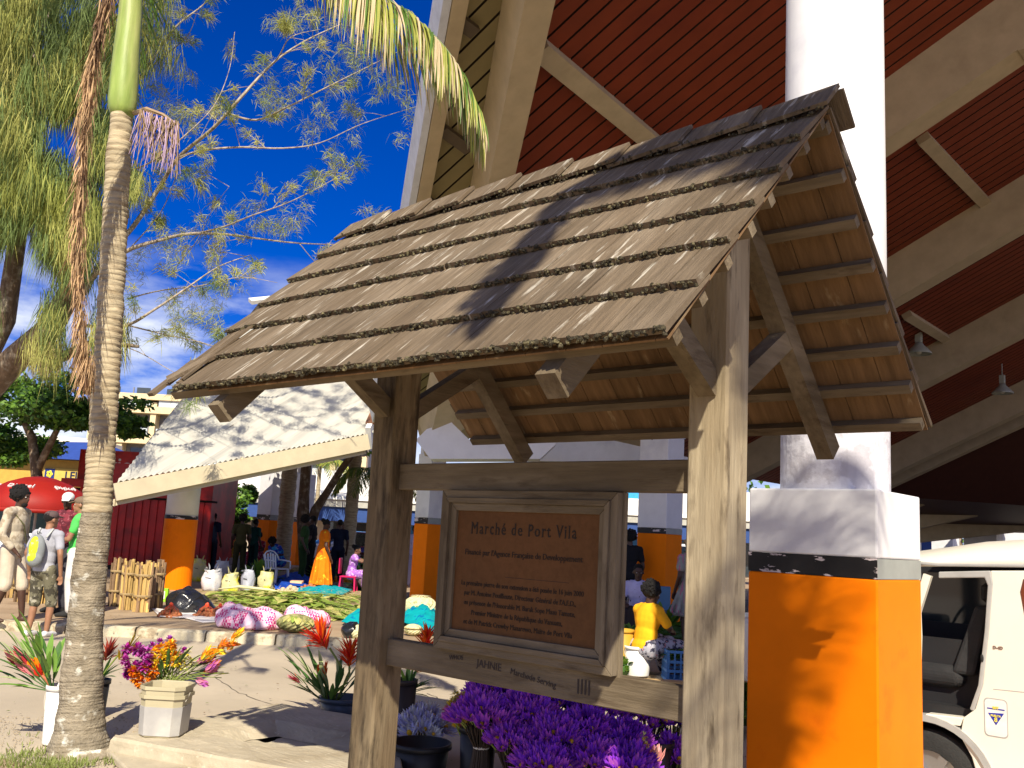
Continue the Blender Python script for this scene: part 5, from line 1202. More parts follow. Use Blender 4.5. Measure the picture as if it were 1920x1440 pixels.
for (x,y,w_),l_,mx_ in zip(((214,1136,.105),(236,1143,.11),(264,1147,.13),(290,1142,.105)),fwl,(.35,.75,.6,.4)): firewood(x,y,.78,w_,l_,18,mx_)
for (x,y,w_),l_ in zip(((8,1120,.14),(36,1128,.13),(70,1131,.14),(100,1135,.12),(122,1140,.11)),('firewood bundle behind the bearded man','firewood bundle between the bearded man and the boy','firewood bundle behind the legs of the boy','dark root and firewood bundle right of the boy','firewood bundle against the green polo man')): firewood(x,y,.70,w_,l_,16,.45)
# black bin bag
bag=mat('bin_bag_black',(.012,.012,.013),.22,var=.2,bump=.5,scale=6,bscale=9,spec=.7)
t=gt('bin_bag','crumpled shiny black bin bag lying behind the nets of tubers','bag',352,1148)
b=MB(); 
vs0=len(b.v); b.ell((0,0,.10),(.40,.28,.26),28); b.ell((.18,0,.03),(.33,.25,.13),24); b.ell((-.05,0,.24),(.16,.12,.14),18); crumple(b,.10,5); b.v=[(x,y,max(z,0)) for x,y,z in b.v]; b.build('bag_body',bag,t,remesh=.016)
# cloths with nets of tubers
tub=mat('tuber_orange_brown',(.38,.13,.05),.8,var=.3,scale=6,bump=.3,island=.3); netm=flat('net_red',(.75,.08,.03))
def heap(t,n,rx,ry,rz_,s,mt,name='tubers',lng=1.6):
    b=MB()
    for k in range(n):
        a=rnd(0,6.28); r=random.random()**.5; z=rz_*(1-r*r)*random.random(); b.ell((math.cos(a)*r*rx,math.sin(a)*r*ry,z+s*.5),(s*lng*rnd(.8,1.2),s,s),8,0,Matrix.Rotation(rnd(0,3),3,'Z'),.08)
    return b.build(name,mt,t,True)
for x,y,l_ in ((319,1157,'net bag of brown tubers in front of the black bin bag'),(386,1157,'net bag of brown tubers left of the pink cloth bundle'),(411,1158,'net bag of tubers touching the pink cloth bundle')):
    t=gt('tuber_net',l_,'net bag',x,y,'nets of tubers on white cloth'); heap(t,80,.17,.13,.13,.030,tub)
    b=MB()
    for k in range(9):
        a=k*.7; b.tube([(math.cos(a)*.15,math.sin(a)*.12,.03),(math.cos(a)*.11,math.sin(a)*.09,.12),(0,0,.20)],.003,4)
    b.build('net',netm,t); b=MB(); b.ell((0,0,.19),(.03,.02,.035),8,0,None,.3); b.build('net_knot',netm,t)
def cloth(label,pts,z,mt,th=.012,amp=.02,sc=6,cat='cloth',name='ground_cloth',sub=3,lift=0):
    P=[gp(x,y,z) for x,y in pts]; c=sum(P,V())/len(P); b=MB(); n=len(P); R_=7; vs=[];fs=[]
    for r in range(1,R_+1):
        for q in P:
            for qq in (q,): vs.append(lerp(c,qq,r/R_)-c+V((0,0,lift*(1-(r/R_)**2))))
    vs.append(V((0,0,lift)))
    for r in range(R_-1):
        for k in range(n): fs.append((r*n+k,(r+1)*n+k,(r+1)*n+(k+1)%n,r*n+(k+1)%n))
    for k in range(n): fs.append((len(vs)-1,k,(k+1)%n))
    vs=[v+V((0,0,abs(noise.noise((v+c)*sc))*amp*2)) for v in vs]
    b.add(vs,fs); o=b.build(name,mt,None,True,solid=th); o.location=c; return tag(o,label,cat)
cloth('white cloth spread under the nets of tubers',[(284,1143),(330,1148),(425,1150),(432,1168),(380,1168),(345,1160),(300,1158)],Zp,fold('cloth_white_sheet',(.72,.68,.66)))
# carrier bags full of produce
sackw=mat('plastic_bag_white',(.74,.74,.76),.45,var=.08,scale=7,bump=.5,bscale=9,second=(.60,.62,.70),thr=(.5,.6),sscale=6,trans=.2)
sacky=mat('plastic_bag_yellow',(.74,.70,.40),.45,var=.12,scale=4,bump=.5,bscale=9,second=(.85,.80,.03),thr=(.48,.6),sscale=4,trans=.2)
sackb=mat('plastic_bag_bluish',(.50,.53,.62),.45,var=.12,scale=5,bump=.5,bscale=9,trans=.2)
for x,y,w_,h_,mt,l_ in ((371,1090,.17,.52,sacky,'tall white and yellow plastic bag beside the round orange column'),(396,1108,.21,.46,sackw,'bulging white plastic bag leftmost of the front row'),(431,1112,.17,.42,sacky,'yellow bottomed plastic bag second in the front row'),(463,1108,.16,.44,sackb,'bluish grey plastic bag third in the front row'),(497,1108,.17,.42,sacky,'yellow and white plastic bag nearest the white chair'),(415,1085,.20,.44,sackw,'white plastic bag standing behind the front row of bags'),(440,1075,.20,.42,sackb,'grey blue plastic bag behind the yellow bottomed one')):
    t=gt('carrier_bag',l_,'plastic bag',x,y,'plastic bags of produce'); b=MB()
    b.lathe((0,0,0),[(w_*.85,0),(w_,h_*.12),(w_*1.04,h_*.4),(w_*.98,h_*.65),(w_*.86,h_*.82),(w_*.80,h_*.92),(w_*.88,h_*1.02)],26,sy=.8,wob=.010); crumple(b,.06,7,x); crumple(b,.03,18,x); b.v=[(a,c,max(0,z)) for a,c,z in b.v]; b.build('bag_body',mt,t,True)
    b=MB(); 
    for s_ in(-1,1): b.leaf((s_*w_*.4,0,h_*.95),(s_*.2,0,1),.16,.10,.1,seg=3)
    b.build('bag_handle',mt,t)
    b=MB(); b.beam((-w_*.5,-w_*.83,h_*.64),(w_*.1,-w_*.86,h_*.60),.004,.012); b.build('printed_mark',flat('ink_black',(.03,.03,.03)),t)
for x,y,c,nm,l_ in ((450,1062,(.16,.13,.30),'bag_violet','violet bag in the shade behind the plastic bags'),(466,1060,(.22,.02,.10),'bag_magenta','magenta bag in the shade beside the violet bag'),(488,1062,(.05,.08,.10),'bag_slate','slate coloured bag in the shade left of the white chair')):
    t=gt('cloth_bag',l_,'bag',x,y); b=MB(); b.ell((0,0,.22),(.24,.2,.3),18); crumple(b,.08,6,x); b.build('bag_body',fold(nm,c),t,True)
    b=MB(); b.tube([(-.08,0,.45),(-.05,0,.6),(.05,0,.6),(.08,0,.45)],.012,6); b.build('bag_handle',fold(nm,c),t)
# white plastic chair
pc_=flat('chair_white_plastic',(.66,.70,.78),.35); t=gt('plastic_chair','white plastic garden chair facing the blue tarpaulins','chair',516,1098); t.rotation_euler.z+=1.0
b=MB(); b.box((-.22,-.22,.40),(.22,.22,.43),bev=.012); b.build('seat',pc_,t)
for a,c in ((-.2,-.2),(.2,-.2),(-.2,.2),(.2,.2)): b=MB(); b.beam((a*1.12,c*1.12,0),(a*.95,c*.95,.40),.035,.05,(0,1,0)); b.build('leg',pc_,t)
for k in range(5): b=MB(); x=-.16+k*.08; b.beam((x,.21,.43),(x*1.05,.27,.80-abs(x)*.35),.045,.012,(0,1,0)); b.build('back_slat',pc_,t)
b=MB(); b.tube([(-.24,.2,.62),(-.22,.255,.74),(-.12,.275,.82),(0,.28,.845),(.12,.275,.82),(.22,.255,.74),(.24,.2,.62)],.018,8); b.build('back_rail',pc_,t,True)
for s_ in(-1,1): b=MB(); b.tube([(s_*.24,.2,.62),(s_*.26,0,.62),(s_*.25,-.2,.60),(s_*.235,-.22,.42)],.017,8); b.build('armrest',pc_,t,True)
# magenta stool under the girl
t=gt('plastic_chair','magenta plastic chair under the girl in purple','chair',652,1108); mg=flat('chair_magenta',(.50,.01,.09),.35)
b=MB(); b.box((-.2,-.2,.32),(.2,.2,.36),bev=.012); b.build('seat',mg,t)
for a,c in ((-.17,-.17),(.17,-.17),(-.17,.17),(.17,.17)): b=MB(); b.beam((a*1.1,c*1.1,0),(a,c,.32),.04,.04,(0,1,0)); b.build('leg',mg,t)
b=MB(); b.box((-.24,-.18,.40),(-.21,.18,.78),bev=.01); b.build('backrest',mg,t)
btp=fold('tarp_blue',(.01,.06,.42),(.02,.10,.55),(.5,.6),5); teal=fold('tarp_teal',(.0,.36,.40),(.0,.16,.38),(.55,.6),7)
cloth('bright blue tarpaulin spread behind the teal one at the feet of the orange dress',[(512,1090),(545,1078),(580,1080),(590,1095),(580,1110),(515,1110)],Zp,btp,amp=.10,cat='tarpaulin',name='tarpaulin',lift=.18)
cloth('teal tarpaulin beyond the green leaf heap',[(548,1112),(575,1100),(610,1100),(660,1110),(640,1120),(600,1124)],Zp,teal,amp=.06,cat='tarpaulin',name='tarpaulin',lift=.10)
t=gt('paper_parcel','orange and white paper parcel lying on the blue tarpaulin','parcel',556,1094,z=.28); b=MB(); b.box((-.14,-.1,0),(.14,.1,.06)); crumple(b,.03,9); b.build('wrapping',fold('paper_orange_white',(.70,.45,.28)),t,bevel=.01)
straw=mat('woven_straw',(.52,.42,.20),.9,var=.25,scale=10,bump=.9,bscale=40,second=(.30,.22,.10),thr=(.5,.6),sscale=22)
straww=mat('woven_palm_pale',(.66,.62,.36),.85,var=.15,scale=10,bump=.5,bscale=40,second=(.33,.33,.14),thr=(.56,.6),sscale=16)
def woven(t,rx,ry,rz_,mt,name='basket_body',z0=None,cut=0):
    b=MB(); n=30;k_=12; vs=[];fs=[]
    for i in range(k_+1):
        ph=-1.35+ (2.75-cut)*i/k_
        for j in range(n):
            a=2*math.pi*j/n; w=1+.035*(1 if (i+j)%2 else -1); vs.append((math.cos(a)*math.cos(ph)*rx*w,math.sin(a)*math.cos(ph)*ry*w,(math.sin(ph)+1)*rz_/2*1.0))
    for i in range(k_):
        for j in range(n): fs.append((i*n+j,i*n+(j+1)%n,(i+1)*n+(j+1)%n,(i+1)*n+j))
    fs.append(tuple(range(k_*n,k_*n+n))); b.add(vs,fs); return b.build(name,mt,t,False)
t=gt('woven_basket','round straw basket behind the blue tarpaulins in the shade','basket',562,1082); woven(t,.30,.25,.30,straw); b=MB(); b.lathe((0,0,0),[(.29,.17),(.31,.19),(.29,.21)],24,cap=False); b.build('rim',straw,t,solid=.01)
t=gt('woven_basket','fat pale woven palm leaf basket right of the left shelter post','basket',786,1162); woven(t,.30,.26,.42,straww); b=MB()
for k in range(26): a=k*.4; b.leaf((math.cos(a)*.05,math.sin(a)*.05,.40),(math.cos(a),math.sin(a),.4),.14,.02,.6)
b.build('leaf_top',straww,t)
t=gt('woven_basket','small straw basket on a black bag at the left post foot','basket',672,1199); woven(t,.16,.14,.20,straww); b=MB(); b.ell((-.10,0,.10),(.15,.14,.12),14); crumple(b,.05,8); b.build('black_cover',bag,t,True)
t=gt('woven_basket','low straw basket under the teal cloth right of the post','basket',774,1192); woven(t,.14,.12,.17,straww); b=MB(); b.lathe((0,0,0),[(.13,.1),(.145,.11),(.13,.12)],20,cap=False); b.build('rim',straw,t,solid=.01)
cloth('teal patterned cloth hanging over baskets right of the left post',[(742,1172),(765,1150),(800,1148),(826,1152),(824,1190),(800,1196),(770,1180)],Zp,teal,amp=.08,lift=.22,name='patterned_cloth')
cloth('teal cloth edge left of the left shelter post',[(640,1172),(668,1152),(690,1160),(690,1180)],Zp,teal,amp=.05,lift=.16,name='patterned_cloth')
t=gt('foam_box','white foam box behind the pale woven basket','box',806,1122); b=MB(); b.box((-.16,-.12,0),(.16,.12,.20)); b.build('box_body',flat('foam_white',(.45,.48,.58)),t,bevel=.01); b=MB(); b.box((-.17,-.13,.201),(.17,.13,.235)); b.build('lid',flat('foam_white',(.4,.4,.5)),t,bevel=.006)
# banana leaf heap: one low mass of leaves
blm=[mat('banana_leaf_green',(.27,.38,.06),.55,var=.25,scale=4,bump=.2,trans=.15),mat('banana_leaf_yellow',(.52,.50,.16),.6,var=.25,scale=4,bump=.2,trans=.15),mat('dry_grass_straw',(.50,.40,.18),.9,var=.3,scale=6,bump=0)]
b=MB(); 
hp_=[gp(x,y,Zp) for x,y in ((385,1120),(470,1105),(600,1112),(680,1118),(690,1165),(600,1165),(500,1162),(420,1150))]; hc_=sum(hp_,V())/8
for k in range(900):
    i=random.randrange(8); q=lerp(hc_,lerp(hp_[i],hp_[(i+1)%8],random.random()),random.random()**.55); dz=.20*max(0,1-(q-hc_).length/2.6)+rnd(0,.06)
    a=rnd(0,6.28); m_i=random.choices((0,1,2),(5,2,3))[0]; b.leaf(q-hc_+V((0,0,dz)),(math.cos(a),math.sin(a),rnd(-.05,.2)),rnd(.25,.6),.13 if m_i<2 else .012,.35,m_i,seg=4,fold=.1)
for k in range(1400):
    i=random.randrange(8); q=lerp(hc_,lerp(hp_[i],hp_[(i+1)%8],random.random()),.55+.5*random.random()); a=rnd(0,6.28); b.leaf(q-hc_+V((0,0,rnd(0,.14))),(math.cos(a),math.sin(a),rnd(-.1,.4)),rnd(.1,.3),.010,.5,random.choice((2,2,1)),seg=3)
b.ell((0,0,-.02),(1.9,1.1,.12),20,0)
o=b.build('leaf_heap',blm); o.location=hc_; tag(o,'low spread heap of green banana leaves and straw across the pavement','leaf heap',kind='stuff')
t=gt('banana_trunk','pale peeled stalk lying on top of the green leaf heap','stalk',475,1106,z=.3); b=MB(); b.tube([(-.7,0,-.02),(-.3,0,.05),(.3,0,.02),(.75,0,-.05)],[.015,.03,.028,.012],8); b.build('stalk',flat('stalk_pale',(.62,.58,.34)),t,True)
# pink checked cloth bundles and a leaf wrapped parcel
def pinkmat():
    M=mat('cloth_pink_check',(.80,.55,.66),.85,var=.1,bump=.3,scale=6,bscale=6); nt_=M.node_tree; L=nt_.links.new
    tcn=nn(nt_,'ShaderNodeTexCoord'); mp_=nn(nt_,'ShaderNodeMapping'); mp_.inputs['Rotation'].default_value=(0,0,.6); mp_.inputs['Scale'].default_value=(1,1,.6); L(tcn.outputs['Object'],mp_.inputs[0])
    c1=nn(nt_,'ShaderNodeTexChecker'); c1.inputs['Scale'].default_value=38; c1.inputs['Color1'].default_value=(.62,.02,.20,1); c1.inputs['Color2'].default_value=(.82,.55,.66,1)
    c2=nn(nt_,'ShaderNodeTexChecker'); c2.inputs['Scale'].default_value=6.5; L(mp_.outputs[0],c1.inputs[0]); L(mp_.outputs[0],c2.inputs[0])
    x=nn(nt_,'ShaderNodeMixRGB'); L(c2.outputs['Fac'],x.inputs[0]); L(c1.outputs[0],x.inputs[1]); x.inputs[2].default_value=(.82,.58,.70,1)
    L(x.outputs[0],nt_.nodes['Principled BSDF'].inputs['Base Color']); return M
pkm=pinkmat()
for x,y,w_,l_ in ((466,1178,.50,'large pink and white checked cloth bundle in front of the leaf heap'),(572,1176,.34,'smaller pink checked cloth bundle behind the leaf parcel')):
    t=gt('cloth_bundle',l_,'bundle',x,y); b=MB(); b.ell((0,0,.10),(w_,.28,.20),32); b.ell((-w_*.5,.05,.16),(w_*.45,.2,.18),20); b.ell((w_*.45,-.05,.06),(w_*.5,.24,.12),20); crumple(b,.08,4.5,x); crumple(b,.03,13); b.v=[(a,c,max(z,0)) for a,c,z in b.v]; b.build('cloth',pkm,t,remesh=.014)
t=gt('leaf_parcel','round leaf wrapped parcel in a woven net at the pavement edge','parcel',553,1186); woven(t,.27,.20,.26,mat('leaf_parcel_skin',(.36,.34,.14),.8,var=.3,scale=8,bump=.7,second=(.16,.17,.06),thr=(.48,.56),sscale=10)); b=MB()
for k in range(34): a=k*.55; r=.06+.10*random.random(); b.leaf((math.cos(a)*r*.7,math.sin(a)*r*.6,.27-r*.4),(math.cos(a),math.sin(a)*.8,.25),rnd(.14,.22),.09,1.3,random.choice((0,1)),fold=.1)
b.build('top_leaves',blm,t)
t=gt('juice_carton','small lime green carton beside the firewood','carton',308,1128); b=MB(); b.box((-.06,-.04,0),(.06,.04,.24)); b.build('carton_body',flat('carton_lime',(.28,.60,.02)),t,bevel=.004); b=MB(); b.box((-.012,-.042,.05),(.012,-.0405,.19)); b.build('printed_mark',flat('carton_white',(.7,.7,.7)),t)
for k in range(14):   # small piles laid out on mats further in
    x=(405,440,478,520,545,575,640,668,690,420,460,500,600,625)[k]; y=(1085,1088,1086,1070,1112,1108,1092,1085,1100,1070,1072,1078,1086,1080)[k]
    nm,mt_,l_=(('yam_pile',tub,'brown yams'),('orange_pile',flat('fruit_orange',(.75,.28,.02)),'orange fruit'),('gourd_pile',flat('gourd_green',(.20,.32,.06)),'green gourds'),('coconut_pile',flat('coconut_brown',(.17,.10,.05)),'brown coconuts'),('root_pile',flat('root_pale',(.52,.42,.28)),'pale roots'))[k%5]
    wh=('furthest left behind the plastic bags','left behind the yellow bottomed bag','behind the bluish bag','behind the white chair','between the leaf heap and the blue tarpaulin','right of the paper parcel','at the feet of the girl in purple','behind the girl in purple','against the left shelter post','deep in the shade left','deep in the shade behind the bags','in the shade near the blue floral woman','behind the orange dress','right behind the orange dress')[k]
    t=gt(nm,'small pile of '+l_+' '+wh,'produce',x,y); heap(t,34,.26,.2,.16,.05,mt_,'produce',1.3); b=MB(); b.lathe((0,0,0),[(.36,0),(.36,.012)],20,sy=.8,wob=.02); b.build('mat',straw,t)
for x,y,lb,nm,c,c2,f_ in ((432,1066,'yellow print dress seated in the shade behind the bags','cloth_yellowprint',(.45,.32,.05),(.5,.1,.1),(.4,-1)),(690,1078,'green print dress seated right of the girl in purple','cloth_greenprint',(.04,.22,.10),(.4,.4,.1),(-1,-.3)),(482,1066,'crimson dress seated in the shade left of the white chair','cloth_crimson',(.30,.02,.06),(.4,.2,.2),(-.2,-1)),(850,1090,'turquoise dress seated beyond the thin orange column','cloth_turq',(.02,.22,.26),(.4,.4,.3),(-.5,-1))):
    person('market woman in a '+lb,gz(x,y),f_,seat(),h=1.66,skin=0,dress=fold(nm,c,c2,(.52,.56),10),sleeve=.5,hair='bushy',lookdir=(.1,1,-.3),bfat=1.2,vox=.013)
# ---- stalls deeper in the hall: heaps of greens
def greens(x,y,d,r,lab):
    q=at(x,y,d); q.z=.12; t=thing('greens_heap',lab,'greens',q,0,'heaps of leafy greens'); b=MB()
    for k in range(170): u=V((random.gauss(0,1),random.gauss(0,1),abs(random.gauss(0,1)))).normalized()*random.random()**.4; b.leaf((u.x*r*.8,u.y*r*.8,u.z*r*.7),(u.x,u.y,u.z+.4),r*.42,r*.18,.6,random.choice((0,0,1)))
    b.build('leaves',lf,t); b=MB(); b.ell((0,0,r*.2),(r*.75,r*.75,r*.35),12); b.build('heap_core',lf[1],t)
greens(610,1060,27,.6,'dim leafy greens behind the orange dress'); greens(490,1062,24,.6,'dim leafy greens behind the blue floral woman'); greens(1180,1150,13,.45,'leafy greens behind the seated women left of them'); greens(1238,1105,15.5,.6,'leafy greens on the ground against the orange column'); greens(1395,1240,8.6,.34,'bright leafy greens seen between the right post and the big pillar'); greens(1168,1200,11.2,.3,'green leaves by the yellow bucket next to the plaque')
greens(830,1100,22,.6,'greens heap behind the thin orange column'); greens(700,1075,24,.7,'greens heap behind the girl in purple')
def bucket(name,label,x,y,z,r,h_,mt,hand=True,liq=None,group=None,d=None,cat='bucket',sq=0,lidr=True):
    t=gt(name,label,cat,x,y,group,z,d); b=MB()
    n=4 if sq else 28
    if sq:
        def rg(a,z,c=.3): return [V((sx*(a-(c*a if e==ex0 else 0)),sy*(a-(c*a if e!=ex0 else 0)),z)) for sx,sy,e,ex0 in ((1,-1,0,1),(1,-1,0,0))]
        prf=[(r*.88,0),(r*.90,h_*.04),(r,h_*.95),(r*1.0,h_)]; vs=[]
        def oct_(a,z):
            c=a*.35; return [(a,-a+c,z),(a,a-c,z),(a-c,a,z),(-a+c,a,z),(-a,a-c,z),(-a,-a+c,z),(-a+c,-a,z),(a-c,-a,z)]
        rings=[oct_(a,z_) for a,z_ in prf]+[oct_(r*.96,h_),oct_(r*.86,.03)]
        for g_ in rings: vs+=g_
        fs=[(i*8+j,i*8+(j+1)%8,(i+1)*8+(j+1)%8,(i+1)*8+j) for i in range(len(rings)-1) for j in range(8)]+[tuple(range(7,-1,-1)),tuple(range(40,48))]
        b.add(vs,fs); b.build('bucket_body',mt,t,bevel=.006)
        for zz,e in ((h_*.97,1.05),(h_*.80,1.06)):
            b=MB(); v_=[oct_(r*e*.97,zz-.012),oct_(r*e,zz-.012),oct_(r*e,zz+.012),oct_(r*e*.97,zz+.012)]; vs=[q for g_ in v_ for q in g_]
            b.add(vs,[(i*8+j,i*8+(j+1)%8,((i+1)%4)*8+(j+1)%8,((i+1)%4)*8+j) for i in range(4) for j in range(8)]); b.build('rim',mt,t)
        if liq: b=MB(); v_=oct_(r*.93,.012)+oct_(r*.985,h_*.60); b.add(v_,[(j,(j+1)%8,8+(j+1)%8,8+j) for j in range(8)]+[tuple(range(8,16)),tuple(range(7,-1,-1))]); b.v=[(x_*1.006,y_*1.006,z_) for x_,y_,z_ in b.v]; b.build('water',liq,t)
    else:
        b.lathe((0,0,0),[(r*.84,0),(r*.86,.01),(r,h_),(r*.96,h_),(r*.82,.02)],n); b.build('bucket_body',mt,t,True)
        if lidr: b=MB(); b.lathe((0,0,0),[(r*1.0,h_-.035),(r*1.06,h_-.035),(r*1.06,h_),(r*1.0,h_+.002)],n,cap=False); b.build('rim',mt,t,True,solid=.004)
    if hand: b=MB(); b.tube([(math.cos(k*math.pi/10)*r*1.08,-r*.55*math.sin(k*math.pi/10)-.01,h_*.86-math.sin(k*math.pi/10)*h_*.42) for k in range(11)],.003,5); b.build('handle',flat('handle_wire',(.45,.42,.36)),t,True)
    return t
pw_=flat('bucket_white',(.76,.75,.72),.4); pl_=mat('bucket_translucent',(.62,.56,.38),.4,var=.06,bump=.05,trans=.3); wt_=mat('bucket_water',(.40,.39,.38),.4,var=.1,bump=.03,second=(.50,.49,.45),thr=(.5,.7),sscale=4); bk_=flat('bucket_black',(.018,.018,.02),.45)
bucket('bucket','white bucket the woman in yellow sits on',1195,1266,Zp,.155,.33,pw_,cat='bucket')
bucket('bucket','tall ochre bucket beside the plaque frame behind the shelter',1165,1262,Zp,.13,.50,flat('bucket_ochre',(.50,.30,.03)),hand=False)
cr=flat('crate_blue',(.06,.20,.50)); t=gt('plastic_crate','blue lattice plastic crate of greens at the right post','crate',1276,1275)
for s_ in range(4):
    b=MB(); R=Matrix.Rotation(s_*math.pi/2,3,'Z')
    for k in range(6): x=-.17+k*.068; b.box((x-.009,-.19,.0),(x+.009,-.18,.34))
    for z in (0,.1,.2,.31): b.box((-.19,-.193,z),(.19,-.177,z+.03))
    b.v=[tuple(R@V(v)) for v in b.v]; b.build('side_panel',cr,t)
b=MB(); b.box((-.17,-.17,.005),(.17,.17,.02)); b.build('base',cr,t); b=MB()
for k in range(80): a=rnd(0,6.3); b.leaf((rnd(-.1,.1),rnd(-.1,.1),.25),(math.cos(a),math.sin(a),rnd(.3,1.5)),rnd(.1,.22),.07,1.,random.choice((0,1)))
b.build('greens',lf,t)
t=gt('plastic_chair','pale blue plastic chair behind the yellow shirt','chair',1236,1195); cb_=flat('chair_paleblue',(.10,.22,.36),.4)
b=MB(); b.box((-.2,-.2,.38),(.2,.2,.42),bev=.01); b.build('seat',cb_,t); b=MB(); b.box((-.2,.18,.42),(.2,.21,.82),bev=.012); b.build('backrest',cb_,t)
for a,c in ((-.18,-.18),(.18,-.18),(-.18,.18),(.18,.18)): b=MB(); b.beam((a,c,0),(a,c,.38),.035,.035,(0,1,0)); b.build('leg',cb_,t)
t=gt('timber_plank','rough plank lying on the kerb before the woman in yellow','plank',1226,1281); b=MB(); b.box((-.45,-.08,0),(.45,.10,.035)); b.build('board',flat('plank_tan',(.50,.34,.16)),t,bevel=.006)
# ================================================================ FLOWERS IN THE FOREGROUND
gl=[mat('ginger_leaf',(.19,.36,.06),.45,var=.2,scale=6,bump=.05,trans=.25),mat('ginger_leaf_dark',(.07,.17,.04),.45,var=.2,scale=6,bump=.05,trans=.2),mat('ginger_leaf_pale',(.45,.55,.25),.5,var=.2,scale=6,bump=.05,trans=.25)]
stem=flat('flower_stem',(.22,.28,.06)); stemr=flat('flower_stem_red',(.42,.12,.06))
def petm(nm,c,**k): return flat(nm,c,.5,**{**dict(trans=.25,var=.25,island=.2,bump=0),**k})
red=petm('petal_red',(.72,.030,.012)); ord_=petm('petal_orange_red',(.80,.14,.01)); orr=petm('petal_orange',(.85,.30,.01)); yel=petm('petal_yellow',(.88,.66,.03)); mag=petm('petal_magenta',(.40,.01,.26)); pnk=petm('petal_pink',(.75,.25,.38)); pur=petm('petal_purple',(.32,.05,.74)); purd=petm('petal_purple_deep',(.20,.025,.54)); vio=petm('petal_violet_pink',(.58,.13,.70)); lilw=petm('petal_pale_lilac',(.56,.56,.84)); wht=petm('petal_white',(.8,.8,.8)); drk=petm('petal_dark_red',(.22,.02,.02)); crm=petm('petal_cream',(.72,.68,.30)); lpk=petm('petal_lotus_pink',(.80,.36,.34)); ctrm=petm('flower_centre_yellow',(.85,.50,.02))
# left bucket, tall white, with ginger stems
b1=bucket('bucket','tall white bucket left of the palm holding ginger leaves',101,1394,.012,.092,.40,pw_)
t=gt('ginger_bouquet','ginger leaves with a dark red torch bud in the tall white bucket','flowers',101,1300,d=6.75); bb=at(101,1300,6.75)
def L_(x,y,d=6.75): return at(x,y,d)-bb
def loc_(t,v): return t.matrix_basis.to_3x3().transposed()@v
Rt=Matrix.Rotation(math.atan2(RGT.y,RGT.x),3,'Z').transposed()
def LL(x,y,d=6.75,o=None): return Rt@(at(x,y,d)-(o or bb))
b=MB()
for x,y,w_ in ((5,1215,.035),(20,1195,.035),(35,1172,.04),(50,1165,.04),(60,1190,.04),(10,1240,.04),(30,1230,.04),(0,1262,.035),(85,1215,.045),(105,1235,.045),(75,1200,.03),(25,1285,.045),(45,1220,.04),(68,1225,.04)):
    e=LL(x,y,6.75+rnd(-.15,.15)); s0=LL(98,1296); d_=(e-s0); b.tube([s0,s0+d_*.4,s0+d_*.75],[.005,.004,.003],5,1)
    for k in range(4): p_=s0+d_*(.35+.16*k); b.leaf(p_,d_.normalized()+V((rnd(-.35,.35),rnd(-.3,.3),.15)),.20,w_*rnd(.8,1.2),.35,random.choice((0,0,1,2)),seg=5)
b.build('leaves',gl,t)
def bud(t,p0,p1,mts,w_=.03):
    b=MB(); ax=(p1-p0).normalized()
    for k in range(16):
        a=k*2.4; o=V((math.cos(a),math.sin(a),0)); o=(o-ax*o.dot(ax)).normalized(); q=p0+(p1-p0)*(k/22); b.leaf(q+o*.012,ax+o*.28,(p1-p0).length*.55,w_,-.1,random.choice(range(len(mts))),fold=.5,upv=o)
    b.build('bloom',mts,t)
s0=LL(98,1296); b=MB(); b.tube([s0,LL(85,1272),LL(72,1262)],[.014,.013,.012],8); b.build('stem',stemr,t,True)
bud(t,LL(78,1270),LL(24,1226),[flat('bud_maroon',(.40,.03,.04),.4),flat('bud_rose',(.60,.16,.18),.4)],.05); bud(t,LL(80,1268),LL(60,1240),[red,orr],.05)
# square bucket with mixed flowers
bucket('bucket','square translucent bucket half full of water on the drain slab corner',306,1376,.14,.150,.335,pl_,hand=True,liq=wt_,sq=1)
o_=at(308,1285,7.05); t=frot(thing('mixed_bouquet','mixed bunch of magenta, orange and yellow flowers in the square bucket','flowers',o_))
def pom(t,c,r,mts,n=60,name='bloom',flat_=1,pw=.55):
    b=MB(); 
    for k in range(n):
        u=V((random.gauss(0,1),random.gauss(0,1),random.gauss(0,1))).normalized(); u.z*=flat_
        b.leaf(c+u*r*.3,u,r*.85,r*pw,rnd(-.2,.3),random.choice(range(len(mts))),seg=2,fold=.3)
    b.build(name,mts,t)
def Q(x,y,d=7.05): return LL(x,y,d,o_)
for k in range(16):
    pom(t,Q(rnd(232,285),rnd(1215,1262),7.05+rnd(-.1,.1)),rnd(.035,.055),[mag,mag,petm('petal_mauve',(.50,.12,.45))])
for x,y in ((255,1272),(268,1262),(282,1270),(250,1258),(275,1250),(290,1258),(262,1280)): pom(t,Q(x,y,6.98),.042,[orr,orr,ord_])
for x,y in ((292,1235),(305,1228),(312,1240),(285,1240),(300,1245),(330,1240)): pom(t,Q(x,y,7.0),.042,[yel,yel,orr])
for x,y in ((300,1215),(315,1212),(325,1220),(330,1230),(310,1222),(290,1222),(322,1208)): pom(t,Q(x,y,7.08),.04,[orr,yel,orr])
for x,y in ((318,1200),(300,1205),(285,1212),(345,1222)): pom(t,Q(x,y,7.15),.035,[mag,vio])
for x,y in ((345,1235),(352,1225),(340,1248),(358,1240),(350,1250)): pom(t,Q(x,y,7.05),.035,[crm,crm,yel],26)
b=MB(); s0=Q(308,1284)
for k in range(60):
    e=Q(rnd(240,430),rnd(1210,1280),7.05+rnd(-.15,.15)); b.tube([s0+V((rnd(-.1,.1),rnd(-.1,.1),0)),lerp(s0,e,.6)+V((0,0,.03)),e],.003,4,0)
    if k%2: b.leaf(lerp(s0,e,.6),(e-s0)+V((0,0,.05)),rnd(.12,.2),.03,.3,1)
b.build('stems',[stem,gl[1],gl[0]],t)
